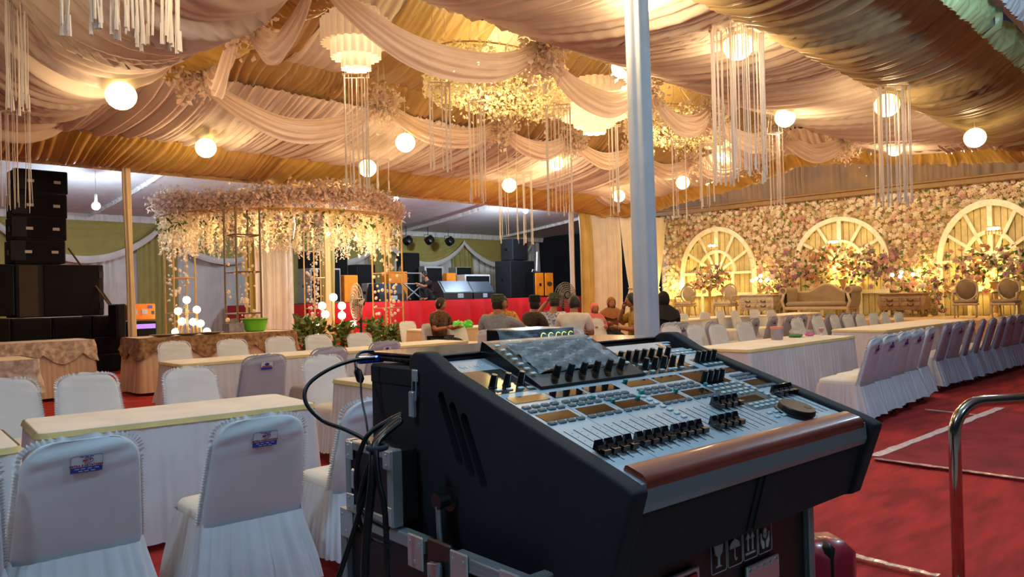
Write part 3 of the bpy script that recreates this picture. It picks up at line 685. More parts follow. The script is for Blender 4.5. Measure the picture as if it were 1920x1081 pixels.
# ================================================================ CHAIRS
def rr_ring(hw, hd, r, n=5):
    pts = []
    for cx, cy, a0 in ((hw - r, hd - r, 0), (-hw + r, hd - r, pi / 2), (-hw + r, -hd + r, pi), (hw - r, -hd + r, 1.5 * pi)):
        for i in range(n): a = a0 + pi / 2 * i / (n - 1); pts.append((cx + r * cos(a), cy + r * sin(a)))
    return pts
def back_y(z): return -.19 - .13 * ((z - .44) / .46)
def back_hw(z):
    w_ = .25 - .035 * (z - .42) / .48
    R = .11; dz = .90 - z
    if dz < R: w_ -= R - sqrt(max(0, R * R - (R - dz) ** 2))
    return max(w_, .02)
def chair_meshes(seed):
    rg = random.Random(seed); ph = [rg.uniform(0, 6) for _ in range(6)]; sk = rg.uniform(-.4, .4)
    # back cover
    zs = [.375, .42, .48, .54, .60, .66, .70, .73, .755, .78, .80, .82, .84, .86, .875, .888, .897, .900]
    mb = MB(); vs = []; n = 36
    for z in zs:
        hw = back_hw(z); th = .028 * min(1.0, .25 + (.905 - z) * 14)
        ring = []
        for i in range(n):
            a = 2 * pi * i / n; ca, sa = cos(a), sin(a)
            x = hw * math.copysign(abs(ca) ** .35, ca); yq = th * math.copysign(abs(sa) ** .6, sa)
            wr = .006 * sin(14 * (z - .7 - sk * x) * 6 + ph[0] + 8 * x) * max(0, (z - .68)) / .2 * (1 if abs(x) < hw * .95 else 0)
            ring.append((x, back_y(z) + yq + wr + .004 * sin(5 * x * 9 + ph[1]) * (sa < 0), z))
        vs += ring
    fs = [(i * n + k, i * n + (k + 1) % n, (i + 1) * n + (k + 1) % n, (i + 1) * n + k) for i in range(len(zs) - 1) for k in range(n)] + [tuple((len(zs) - 1) * n + k for k in range(n))]
    back = mb.add(vs, fs)
    # ruffle strip along the back outline
    rf = MB(); path = []
    for i in range(140): z = .42 + (.79 - .42) * i / 139; path.append((-back_hw(z), z))
    for i in range(1, 120):
        a = pi - pi * i / 120; hw = back_hw(.79); x = hw * math.copysign(abs(cos(a)) ** .45, cos(a)); z = .79 + .11 * abs(sin(a)) ** .55; path.append((x, z))
    path += [(-x, z) for x, z in path[:140][::-1]]
    vs = []; fs = []
    acc = 0
    for i, (x, z) in enumerate(path):
        q = path[min(i + 1, len(path) - 1)]; p_ = path[max(i - 1, 0)]; tx, tz = q[0] - p_[0], q[1] - p_[1]; L = sqrt(tx * tx + tz * tz) + 1e-9
        nx, nz = -tz / L, tx / L
        yq = back_y(z) + .012; off = .011 * sin(i * 2 * pi / 5); kk = .85 + .3 * cos(i * 2 * pi / 5)
        vs += [(x * .985, yq, z - .003), (x + nx * .010 * kk, yq + off * .6, z + nz * .010 * kk), (x + nx * .020 * kk, yq + off, z + nz * .020 * kk)]
        if i: o_ = (i - 1) * 3; fs += [(o_, o_ + 3, o_ + 4, o_ + 1), (o_ + 1, o_ + 4, o_ + 5, o_ + 2)]
    rf.add(vs, fs)
    # seat
    st = MB(); rings = [(.225, .40), (.226, .445), (.215, .462), (.17, .474), (.05, .478)]
    vs = []; m_ = 20
    for hw, z in rings: vs += [(x, y_ + .022, z) for x, y_ in rr_ring(hw * 1.06, hw * .92, min(.06, hw * .6))]
    fs = [(i * m_ + k, i * m_ + (k + 1) % m_, (i + 1) * m_ + (k + 1) % m_, (i + 1) * m_ + k) for i in range(len(rings) - 1) for k in range(m_)] + [tuple((len(rings) - 1) * m_ + k for k in range(m_))]
    st.add(vs, fs)
    # skirt
    sk_ = MB(); N = 220
    base = rr_ring(.246, .226, .05, 6); per = [0]
    for i in range(len(base)): a, b_ = base[i], base[(i + 1) % len(base)]; per.append(per[-1] + sqrt((a[0] - b_[0]) ** 2 + (a[1] - b_[1]) ** 2))
    Fo = Folds(per[-1] + 1, .045, seed + 3, .5); F2 = Folds(per[-1] + 1, .14, seed + 4)
    def pt(s_):
        s_ = s_ % per[-1]; i = int(np.searchsorted(per, s_, 'right')) - 1; i = min(i, len(base) - 1); a, b_ = base[i], base[(i + 1) % len(base)]; t = (s_ - per[i]) / max(1e-9, per[i + 1] - per[i]); return a[0] + (b_[0] - a[0]) * t, a[1] + (b_[1] - a[1]) * t
    vs = []; nv = 6
    for i in range(N):
        s_ = per[-1] * i / N; x, y_ = pt(s_); rr = sqrt(x * x + y_ * y_)
        for j in range(nv + 1):
            v = j / nv; z = .425 - .345 * v + .008 * sin(s_ * 17) * v
            k = 1 + (.16 * v + (.15 * Fo(s_ + .3) + .14 * F2(s_ + .3) * v) * min(1, .3 + v))
            lean_b = -.03 * v if y_ < -.15 else 0; z -= .02 * (1 - v) * (y_ < -.2)
            vs.append((x * k, y_ * k + lean_b, z))
    fs = [(i * (nv + 1) + j, ((i + 1) % N) * (nv + 1) + j, ((i + 1) % N) * (nv + 1) + j + 1, i * (nv + 1) + j + 1) for i in range(N) for j in range(nv)]
    sk_.add(vs, fs)
    return back, rf, st, sk_
LEGM = MB().tube([(0, 0, .40), (0, 0, .2), (0, -.05, .015)], .013, 8).mesh('leg', M_CHROME, smooth=True)
FOOTM = MB().tube([(0, -.047, .03), (0, -.052, 0)], .017, 8).mesh('rubber_foot', M_BLACKP)
M_NAVY = mat('navy_print', '2b3f9a', rough=.6); M_REDP = mat('red_print', 'a32338', rough=.6); M_LABELW = mat('pale_label_patch', 'b9c0d6', rough=.7)
CM = {}
for vi in range(3):
    back, rf, st, sk_ = chair_meshes(500 + vi * 10)
    for c_, m in (('w', M_WHITE), ('l', M_LILAC)):
        CM[(vi, c_)] = (back.mesh('back_cover', m, smooth='all'), rf.mesh('ruffle', m, smooth='all'), st.mesh('seat_cover', M_TOPC if c_ == 'w' else m, smooth='all'), sk_.mesh('skirt', M_SKIRT if c_ == 'w' else m, smooth='all'))
lp = MB(); lp.box((0, 0, 0), (.118, .002, .075), bev=.0009); LPM = lp.mesh('label_patch', M_WHITE)
LBM = MB().box((0, -.0014, -.026), (.118, .002, .023)).mesh('label_band', M_NAVY)
LRM = MB().box((0, -.0014, -.006), (.10, .0016, .011)).mesh('label_stripe', M_REDP)
LOM = MB().lathe([(.016, -.0005), (.016, .0005)], (0, -.0012, .016), 16, rot=Matrix.Rotation(pi / 2, 3, 'X'), sx=1.6).mesh('label_emblem', M_NAVY)
NCH = 0
CHG = {}
def chair(x, y, rotz, label, group, vi=None, colr='w', full_label=False):
    global NCH
    vi = NCH % 3 if vi is None else vi; NCH += 1
    t = thing('covered_chair', label, 'chair', (x, y, 0), rotz, group)
    bk, rf, st, sk = CM[(vi, colr)]
    obj('back_cover', bk, t); obj('ruffle', rf, t); obj('seat_cover', st, t); obj('skirt', sk, t)
    for lx, ly in ((-.18, -.18), (.18, -.18), (-.18, .18), (.18, .18)):
        l = obj('leg', LEGM, t, (lx, ly, 0)); obj('rubber_foot', FOOTM, l)
    ang = math.atan2(.13, .46); zc = .80
    lb = obj('label_patch', LPM, t, (0.01, back_y(zc) - .036, zc)); lb.rotation_euler = (ang, 0, 0)
    if not full_label:
        obj('label_band', LBM, lb); obj('label_stripe', LRM, lb); obj('label_emblem', LOM, lb)
    else:
        obj('label_band', LBM, lb)
        MB().tube([(x, -.0016, z) for x, z in rr_ring(.059, .0375, .008, 4)], .0006, 4, closed=True).build('label_outline', M_NAVY, lb)
        fx = Matrix(((1, 0, 0, 0), (0, 0, -1, 0), (0, 1, 0, 0), (0, 0, 0, 1)))
        def T(b, s, m, z, yy=-.0018, sh=0, bold=0): text_obj(b, s, m, lb, Matrix.Translation((0, yy, z)) @ fx, shear=sh, bold=bold)
        T('MITRA KARTATAMA', .0138, M_REDP, -.008, bold=.0003)
        for zz, xs in ((-.0215, (-.044, -.022, .004, .03)), (-.0315, (-.03, -.008, .016))):
            for x0 in xs: MB().box((x0 + .008, -.0026, zz), (.016, .0008, .0035)).build('fine_print', M_LABELW, lb)
        T('MKT', .016, M_REDP, .0135, sh=.2, bold=.0004)
        for x0 in (-.022, -.004, .014): MB().box((x0 + .004, -.0014, .031), (.014, .0008, .0028)).build('fine_print', M_NAVY, lb)
        el = MB(); el.tube([(.003 + .021 * cos(a), -.0016, .0145 + .012 * sin(a)) for a in np.linspace(-2.2, 2.2, 20)], .0012, 5)
        el.build('emblem_swoosh', M_NAVY, lb)
    return t
def pxc(x, y, rotz, z=.9):
    p = atz(x, y, z); s_ = -.27
    # chair origin from the top of its back
    return p[0] - (sin(-rotz) * s_) , p[1] - (cos(rotz) * s_)
# left block, front row (backs to us)
x_, y_ = pxc(165, 818, 0); chair(x_, y_, radians(-6), 'nearest white covered chair with printed label, lower left corner', 'covered chairs in the left block', 0, full_label=True)
x_, y_ = pxc(492, 779, 0); chair(x_, y_, radians(-5), 'white covered chair with printed label, second from left in the front row', 'covered chairs in the left block', 1, full_label=True)
x_, y_ = pxc(712, 745, 0); chair(x_, y_, radians(-5), 'white covered chair half hidden behind the cables and console', 'covered chairs in the left block', 2)
x_, y_ = pxc(-130, 862, 0); chair(x_, y_, radians(-4), 'white covered chair cut off by the left edge of the front row', 'covered chairs in the left block', 2)
# across the first table (fronts to us)
for x, y, lb in ((8, 713, 'white covered chair cut by the left edge behind the front table'), (166, 702, 'white covered chair behind the front table, second from the left edge'), (362, 690, 'white covered chair behind the front table, before the tan buffet'), (608, 668, 'white covered chair behind the right end of the front table')):
    a, b_ = pxc(x, y, pi); chair(a, b_, pi + rng.uniform(-.08, .08), lb, 'covered chairs in the left block')
for x, y, c_, lb in ((497, 666, 'l', 'lilac grey covered chair with its back and label toward us, left block'), (618, 652, 'l', 'lilac grey covered chair whose wrinkled top shows above a white chair'), (722, 640, 'l', 'lilac grey covered chair mostly hidden behind the console laptop')):
    a, b_ = pxc(x, y, 0); chair(a, b_, radians(-4), lb, 'covered chairs in the left block', colr=c_)
for x, y, lb in ((328, 641, 'white covered chair at the left end of the second table, before the tan buffet'), (437, 637, 'white covered chair before the tan buffet, under the green basin'), (524, 632, 'white covered chair right of the tan buffet'), (598, 628, 'white covered chair in front of the left flower canopy foot lamps'), (676, 625, 'white covered chair in front of the right flower canopy foot lamps')):
    a, b_ = pxc(x, y, pi); chair(a, b_, pi + rng.uniform(-.1, .1), lb, 'covered chairs in the left block')
# chairs round the guests' tables
for x, y, r_, c_, lb in ((765, 603, pi, 'w', 'white covered chair against the red stage, left of the guests'), (858, 603, pi, 'w', 'white covered chair behind the green bags on the guests table'), (1120, 597, pi, 'w', 'empty white covered chair near the pink headscarf')):
    a, b_ = pxc(x, y, r_); chair(a, b_, r_, lb, 'covered chairs round the guests', colr=c_)
# right block, near row (backs to us)
ords = ['first', 'second', 'third', 'fourth', 'fifth', 'sixth', 'seventh', 'eighth', 'ninth', 'tenth', 'eleventh', 'twelfth']
for i in range(5):
    chair(8.5 + .55 * i, 3.2 + .02 * i, radians(rng.uniform(-5, 5)), ords[i] + ' white covered chair of the near right row, counted from the console', 'covered chairs in the near right row')
for i in range(9):
    chair(11.75 + .5 * i, 3.35 - .03 * i, radians(rng.uniform(-6, 6)), ords[i] + ' lilac covered chair of the near right row, past the gap', 'covered chairs in the near right row', colr='l')
# right block, far side of the tables
for i, (x, y) in enumerate(((1258, 612), (1305, 610), (1346, 609), (1396, 605), (1497, 598), (1535, 594), (1568, 592), (1592, 591), (1616, 590), (1640, 588), (1662, 587), (1687, 587))):
    a, b_ = pxc(x, y, pi); chair(a, b_, pi + rng.uniform(-.12, .12), ords[i] + ' white covered chair from the left along the far side of the right tables', 'covered chairs across the right tables')
for i, (x, y) in enumerate(((1276, 606), (1330, 604), (1411, 597), (1446, 594), (1476, 592), (1502, 590), (1529, 589), (1555, 588), (1582, 587), (1600, 586))):
    a, b_ = pxc(x, y, 0); chair(a, b_, rng.uniform(-.1, .1), ords[i] + ' lilac covered chair from the left, back row of the right block', 'covered chairs in the right back rows', colr='l')
for i, (x, y) in enumerate(((1257, 590), (1283, 588), (1322, 586), (1353, 584), (1380, 583), (1415, 581), (1447, 582))):
    a, b_ = pxc(x, y, pi); chair(a, b_, pi + rng.uniform(-.1, .1), ords[i] + ' white covered chair from the left in the farthest right row', 'covered chairs in the farthest row')

# ================================================================ TABLES
def table(cx, cy, L, W, rz, label, group, h=.75, top=None, skirt=None, trim=None, seed=1, lace=None):
    top = top or M_TOPC; skirt = skirt or M_SKIRT; trim = trim or M_GOLDTRIM
    t = thing('skirted_table', label, 'table', (cx, cy, 0), rz, group)
    r = .05
    tp = MB(); out = rr_ring(L / 2, W / 2, r, 5); n = len(out); vs = []
    for z, s_ in ((h - .03, 1.0), (h - .004, 1.0), (h, .99), (h + .003, .9), (h + .004, .2)): vs += [(x * (s_ if s_ == 1 else 1 - (1 - s_) * (1 if s_ < .95 else .6)), y * (s_ if s_ == 1 else 1 - (1 - s_) * (1 if s_ < .95 else .6)), z + .003 * sin(x * 11) * (s_ < .99)) for x, y in out]
    fs = [(i * n + k, i * n + (k + 1) % n, (i + 1) * n + (k + 1) % n, (i + 1) * n + k) for i in range(4) for k in range(n)] + [tuple(4 * n + k for k in range(n))]
    tp.add(vs, fs).build('table_top', top, t, smooth=30)
    per = [0]
    for i in range(n): a, b_ = out[i], out[(i + 1) % n]; per.append(per[-1] + sqrt((a[0] - b_[0]) ** 2 + (a[1] - b_[1]) ** 2))
    P_ = per[-1]
    def pt(s_):
        s_ = s_ % P_; i = min(int(np.searchsorted(per, s_, 'right')) - 1, n - 1); a, b_ = out[i], out[(i + 1) % n]; q = (s_ - per[i]) / max(1e-9, per[i + 1] - per[i])
        x, y = a[0] + (b_[0] - a[0]) * q, a[1] + (b_[1] - a[1]) * q; dx, dy = b_[0] - a[0], b_[1] - a[1]; l_ = sqrt(dx * dx + dy * dy) + 1e-9
        return x, y, dy / l_, -dx / l_
    def strip(z0, z1, amp, lam, flare, nv, ds, sd, off):
        Fo = Folds(P_ + 1, lam, sd, .5); F2 = Folds(P_ + 1, lam * 2.7, sd + 1); N = int(P_ / ds); vs = []
        for i in range(N):
            s_ = P_ * i / N; x, y, nx, ny = pt(s_)
            for j in range(nv + 1):
                v = j / nv; k = off + flare * v + amp * (Fo(s_ + .3) + .8 * F2(s_ + .3) * v) * (.35 + .65 * v)
                vs.append((x + nx * k, y + ny * k, z0 + (z1 - z0) * v))
        return MB().add(vs, [(i * (nv + 1) + j, ((i + 1) % N) * (nv + 1) + j, ((i + 1) % N) * (nv + 1) + j + 1, i * (nv + 1) + j + 1) for i in range(N) for j in range(nv)])
    strip(h - .03, .03, .03, .07, .04, 6, .014, seed, .004).build('skirt', skirt, t, smooth='all')
    if trim != 'none': strip(h - .002, h - .032, .004, .05, .008, 2, .02, seed + 5, .010).build('gold_trim', trim, t, smooth='all')
    if lace:
        # scalloped lace overlay
        N = int(P_ / .02); vs = []
        for i in range(N):
            s_ = P_ * i / N; x, y, nx, ny = pt(s_); dz = .20 + .16 * abs(sin(pi * s_ / .55))
            for j in range(5): v = j / 4; k = .02 + .05 * v + .012 * sin(s_ * 40) * v + .01 * sin(s_ * 23 + 7 * v); vs.append((x + nx * k, y + ny * k, h + .006 - dz * v))
        MB().add(vs, [(i * 5 + j, ((i + 1) % N) * 5 + j, ((i + 1) % N) * 5 + j + 1, i * 5 + j + 1) for i in range(N) for j in range(4)]).build('lace_overlay', lace, t, smooth='all')
    for sx in (-1, 1):
        for sy in (-1, 1): MB().tube([(sx * (L / 2 - .12), sy * (W / 2 - .1), h - .03), (sx * (L / 2 - .12), sy * (W / 2 - .1), 0)], .015, 6).build('leg', M_STEEL, t)
    return t
GT = 'white skirted dining tables'
table(2.08, 5.10, 1.62, .74, radians(-8), 'front white skirted table with gold edging before the nearest chairs', GT, seed=600)
table(.20, 4.98, 1.80, .74, radians(-6), 'white skirted table with gold edging cut by the left edge', GT, seed=601)
table(4.62, 5.45, 1.75, .74, radians(-4), 'white skirted table with gold edging just behind the console cables', GT, seed=602)
a = atz(334, 683, .75); table(a[0] + 1.55, a[1] + .30, 3.0, .75, radians(-3), 'white skirted table in the second row, in front of the tan buffet', GT, seed=603)
table(a[0] + 3.85, a[1] + .40, 1.4, .75, radians(-2), 'white skirted table in the second row behind the console laptop', GT, seed=604)
a = atz(1398, 655, .75); table(a[0] + 1.5, a[1] + .30, 3.0, .8, radians(-2), 'white skirted table holding the snack containers and tea glass', GT, seed=605)
a = atz(1588, 618, .75); b2 = atz(1796, 603, .75); table(a[0] + 2.2, 4.5, 4.4, .85, radians(-3), 'long white skirted table behind the near right chair row', GT, seed=606)
a = atz(1270, 601, .75); table(a[0] + 1.7, a[1] + .3, 3.6, .8, 0, 'white skirted table in the far row before the pale chairs', GT, seed=607)
table(a[0] + 4.6, a[1] - .6, 2.6, .8, 0, 'white skirted table in the far row before the settee', GT, seed=608)
# guests' tables
GTB = atz(788, 618, .75)
table(GTB[0] + 1.2, GTB[1] + .1, 2.4, .8, 0, 'cream skirted table with the green boxes beside the seated men', GT, skirt=M_CREAM, seed=609)
table(GTB[0] + 3.9, GTB[1] - .5, 2.6, .8, 0, 'cream skirted table before the men in white and blue shirts', GT, skirt=M_CREAM, seed=610)
a = atz(1123, 600, .75); table(a[0] + 1.5, a[1] + .2, 2.8, .8, 0, 'cream skirted table before the woman in brown headscarf', GT, skirt=M_CREAM, seed=611)
# buffets
GB = 'lace-draped buffet tables'
pa, pb = atz(287, 740, 0), atz(231, 731, 0)
BUF = table(pa[0] + 1.25, pa[1] + .55, 2.7, .95, radians(-3), 'tan buffet table with brown lace holding plates and the green basin', GB, h=.90, top=mat('beige_cloth_top', 'd8c0a8', rough=.8), skirt=M_BUFFET, trim='none', seed=620, lace=M_LACE)
table(3.05, 14.0, 2.4, .9, radians(-3), 'pale buffet table with lace swags in front of the loudspeakers', GB, h=.90, top=mat('beige_cloth_top2', 'd8c0a8', rough=.8), skirt=M_BUFFET, trim='none', seed=621, lace=M_LACEW)
a = atz(55, 672, .9); table(a[0] - .9, a[1] + .3, 1.9, .9, radians(-3), 'pale buffet table with lace cut by the left edge', GB, h=.90, top=mat('beige_cloth_top3', 'd8c0a8', rough=.8), skirt=M_BUFFET, trim='none', seed=622, lace=M_LACEW)
# ================================================================ MIXING CONSOLE
CY, CT = radians(-5.1734), radians(17.1018); CO = Vector((1.144, .846, 1.124))
CROT = Matrix.Rotation(CY, 4, 'Z')
M_SILVER = mat('light_grey_console_panel', 'aab4bd', rough=.38, metal=.25, var=.03)
M_SILVERD = mat('grey_console_trim', '7b868e', rough=.4, metal=.3, var=.03)
M_GLOSS = mat('glossy_smoked_panel', '6d6a68', rough=.08, metal=.7, var=.03)
M_GLASS = mat('dark_glass_display', '1a1512', rough=.06, coat=.8, var=.05)
M_LCD = mat('dotted_led_display', '1c1008', rough=.1, coat=.8, hex2='4a2c0c', scale=420)
M_KEY = mat('grey_key', '6f7d86', rough=.4); M_KEYL = mat('pale_translucent_key', 'b9cdd0', rough=.3); M_KEYTOP = mat('dark_key_face', '4c545b', rough=.35)
M_WOOD = mat('cherry_wood_armrest', '8a3b2a', rough=.38, coat=.25, hex2='6e2a1c', scale=5, stretch=(1, 8, 8))
M_TEAL = mat('teal_marker_tape', '1f9a92', rough=.5)
con = thing('mixing_console', 'large grey digital mixing console with red wood armrest in the foreground', 'mixing console', CO, rot=(CT, 0, CY))
W = .872
ch = MB(); ch.box((W / 2, .262, -.016), (W, .642, .032), bev=.004); ch.build('panel', M_SILVER, con)
def lip(u, v):  # rounded silver front
    return None
sl = MB(); sl.prism([(-.058, .0), (-.045, .0), (-.045, -.05), (-.07, -.052), (-.072, -.036)], 0, W, lambda p, q, h: (h, p, q)); sl.build('front_lip', M_SILVERD, con)
wd = MB()
prof = [(-.002, .001), (-.004, .010), (-.010, .0125), (-.044, .0125), (-.054, .009), (-.0605, .0), (-.062, -.012), (-.0605, -.022), (-.05, -.026), (-.05, .001)]
wd.prism(prof, .012, W - .012, lambda p, q, h: (h, p, q)); wd.build('armrest', M_WOOD, con, smooth=50)
GR = [.021, .139, .256, .397, .515, .792]; PIT = .0275
slotm = MB().box((0, 0, 0), (.0022, .14, .0008)).mesh('fader_slot', M_BLACKP)
for s_ in (.001,):
    pass
def cap_mesh():
    mb = MB(); pr_ = [(-.013, 0), (-.012, .009), (-.006, .0085), (0, .0065), (.005, .010), (.010, .0175), (.0135, .016), (.0135, 0)]
    mb.prism(pr_, -.0092, .0092, lambda p, q, h: (h, p * 1.2, q * 1.2 + .003)); mb.box((0, 0, .0015), (.004, .012, .004)); return mb
CAPM = cap_mesh().mesh('fader_cap', mat('glossy_black_fader', '0e0f13', rough=.16, coat=.6)); 
CAPL = MB().box((0, -.0005, .0100), (.0192, .0012, .0008)).mesh('cap_line', mat('white_line', 'd8dde2', rough=.5))
TICK = MB()
for k in range(7): TICK.box((0, -.055 + .018 * k, 0), (.004, .0009, .0005)); 
TICKM = TICK.mesh('scale_ticks', M_SILVERD)
caps = {0: .065, 1: .065, 2: .065, 3: .065, 4: .146, 5: .15}
for g, u0 in enumerate(GR):
    for i in range(4):
        u = u0 + PIT * i if g < 5 else u0 + .0245 * i
        obj('fader_slot', slotm, con, (u, .098, .0003)); obj('scale_ticks', TICKM, con, (u + .011, .102, .0003))
        c_ = obj('fader_cap', CAPM, con, (u, caps[g] - .002, .0008)); obj('cap_line', CAPL, c_)
keym = MB().box((0, 0, .002), (.0205, .0125, .0045), bev=.0016).mesh('button', M_KEY); ktop = MB().box((0, .0005, .0044), (.0145, .0068, .0008)).mesh('button_face', M_KEYTOP)
keyl = MB().box((0, 0, .0018), (.0165, .0105, .004), bev=.0016).mesh('button', M_KEYL)
def key(u, v): k = obj('button', keym, con, (u, v, 0)); obj('button_face', ktop, k)
def keyL(u, v): obj('button', keyl, con, (u, v, 0))
for g, u0 in enumerate(GR):
    pit = PIT if g < 5 else .0245
    for i in range(4):
        for v in (.206, .2685, .2885): key(u0 + .003 + pit * i, v)
    w_ = .096 if g < 5 else .086
    MB().box((u0 + w_ / 2 - .003, .235, .0004), (w_, .036, .0012), bev=.0003).build('led_display', M_LCD, con)
    MB().box((u0 + w_ / 2 - .003, .3295, .0004), (w_ + .008, .033, .0012), bev=.0003).build('display', M_GLASS, con)
MB().box((.125, .17, .0002), (.0007, .34, .0006)).build('panel_seam', M_SILVERD, con); MB().box((.2435, .17, .0002), (.0007, .34, .0006)).build('panel_seam', M_SILVERD, con); MB().box((.5, .17, .0002), (.0007, .34, .0006)).build('panel_seam', M_SILVERD, con)
for i in range(9): keyL(.371, .092 + .0205 * i)
for i in range(4): keyL(.635 + (i % 2) * .03, .052 + (i // 2) * .022)
for i in range(7): keyL(.767, .12 + .02 * i)
# knobs
def knob_mesh(r, h, m):
    mb = MB(); mb.lathe([(r * 1.15, 0), (r * 1.15, .002), (r, .003), (r * .96, h * .5), (r * .84, h * .96), (r * .7, h), (.0005, h)], n=16); return mb.mesh('knob', m, smooth=35)
KNM = knob_mesh(.0092, .031, M_BLACKP); KLN = MB().box((0, -.0088, .016), (.0013, .0013, .026)).mesh('knob_line', mat('white_line', 'd8dde2'))
def knob(u, v, h=1.0): k = obj('knob', KNM, con, (u, v, .0008)); obj('knob_line', KLN, k)
MB().box((.066, .437, .0003), (.122, .135, .0010), bev=.0004).build('glossy_panel', M_GLOSS, con)
MB().box((.066, .536, .0003), (.122, .062, .0008), bev=.0003).build('brand_plate', M_SILVER, con)
for u in (.026, .067, .109): knob(u, .408)
for u, v in ((.028, .388), (.058, .386), (.092, .385), (.116, .382)): keyL(u, v)
text_obj('W I N G', .022, mat('white_line', 'd8dde2'), con, Matrix.Translation((.067, .532, .0012)), name='brand_lettering')
MB().box((.623, .448, .0003), (.245, .165, .0010), bev=.0004).build('glossy_panel', M_GLOSS, con)
for u in (.515, .548, .581, .614, .647, .683, .72): knob(u, .464)
for u in (.552, .59, .628, .668, .708): knob(u, .404)
for u in (.53, .56, .60, .635, .655, .69, .725): keyL(u, .383)
for u in (.53, .565, .60): keyL(u, .43)
MB().box((.833, .398, .0003), (.105, .066, .0010), bev=.0004).build('dark_panel', mat('slate_panel', '3c4750', rough=.3, metal=.3), con)
for i in range(4): knob(.793 + .0255 * i, .410); keyL(.795 + .0255 * i, .381)
MB().box((.833, .543, .0003), (.085, .045, .0012), bev=.0004).build('meter_display', M_GLASS, con)
MB().box((.825, .552, .0006), (.03, .014, .0012)).build('meter_glint', mat('pale_blue_glint', 'bcd2e8', rough=.3), con)  # pale plate painted in as a glint on the meter glass
for i in range(5):
    for k in range(2): keyL(.785 + .022 * i, .476 + .018 * k)
MB().box((.692, .302, .0003), (.125, .098, .0011), bev=.0004).build('display', M_GLASS, con)
MB().box((.69, .175, .0003), (.15, .155, .0010), bev=.0004).build('dark_panel', mat('charcoal_panel', '565a5e', rough=.35, metal=.2), con)
MB().box((.68, .156, .0008), (.088, .03, .0010)).build('display', M_GLASS, con)
for i in range(4): knob(.65 + .026 * i, .283)
for i in range(5):
    for k, v in enumerate((.252, .23, .208, .19)): keyL(.635 + .026 * i, v)
for i in range(5):
    for v in (.128, .112): keyL(.638 + .025 * i, v)
jw = MB(); jw.lathe([(.052, 0), (.052, .004), (.046, .006), (.0455, .016), (.044, .0185), (.012, .0185), (.0005, .0185)], (.722, .052, .0), 36); wh = jw.build('jog_wheel', M_BLACKP, con, smooth=30)
dm = MB(); dm.lathe([(.043, .0), (.043, .0012), (.0005, .0012)], (.722, .052, .0182), 36); dm.build('wheel_top', mat('bronze_wheel_top', '5a4636', rough=.35, metal=.5), wh, smooth=30)
ft = MB(); ft.lathe([(.010, 0), (.010, .0006), (.0005, .0006)], (.744, .036, .0194), 18); ft.build('finger_dimple', M_BLACKP, wh)
for u, v in ((.405, .345), (.225, .285), (.385, .275), (.26, .255), (.495, .255), (.63, .262), (.345, .252)): MB().box((u, v, .004), (.011, .008, .008), bev=.001).build('marker_tab', M_TEAL, con)
# tilting touch screen unit with clear wrap
tv = math.atan2(.028, .213)
def scr(u, s_, w_): return (u, .370 + s_ * cos(tv) - w_ * sin(tv), .002 + s_ * sin(tv) + w_ * cos(tv))
sb = MB()
def sbox(mb, u0, u1, s0, s1, w0, w1): mb.add([scr(u, s_, w_) for u in (u0, u1) for s_ in (s0, s1) for w_ in (w0, w1)], [(0, 1, 3, 2), (4, 6, 7, 5), (0, 4, 5, 1), (2, 3, 7, 6), (0, 2, 6, 4), (1, 5, 7, 3)])
sb.prism([(.365, 0), (.365, .008), (.585, .037), (.60, .037), (.60, 0)], .135, .505, lambda p, q, h: (h, p, q)); S_ = sb.build('screen_unit', M_BLACKP, con)
q = MB(); sbox(q, .185, .455, .05, .2, .0105, .0115); q.build('touch_screen', mat('black_touch_glass', '15171c', rough=.12, coat=.6), S_)
for i in range(7): o = obj('button', keyl, S_, scr(.153, .048 + .024 * i, .010)); o.rotation_euler = (tv, 0, 0)
for i in (0, 1, 6): o = obj('button', keyl, S_, scr(.487, .048 + .024 * i, .010)); o.rotation_euler = (tv, 0, 0)
for i in range(6): o = obj('knob', KNM, S_, scr(.205 + .046 * i, .026, .010)); o.rotation_euler = (tv, 0, 0)
wrap = mat('clear_plastic_film', 'dfe8ee', rough=.16, alpha=.24, var=.0, spec=1.0, bump=.9, bscale=22)
rgs = random.Random(8)
def film(u, v):
    uu, ss = .168 + .305 * u, .042 + .186 * v; b_ = .006 * (sin(uu * 90 + 5 * ss * 40) * .5 + sin(ss * 130 - uu * 50) * .5); up = .02 * max(0, v - .85) / .15
    return scr(uu, ss, .0165 + b_ + up)
MB().grid(film, 40, 28).build('plastic_film', wrap, S_, smooth='all')

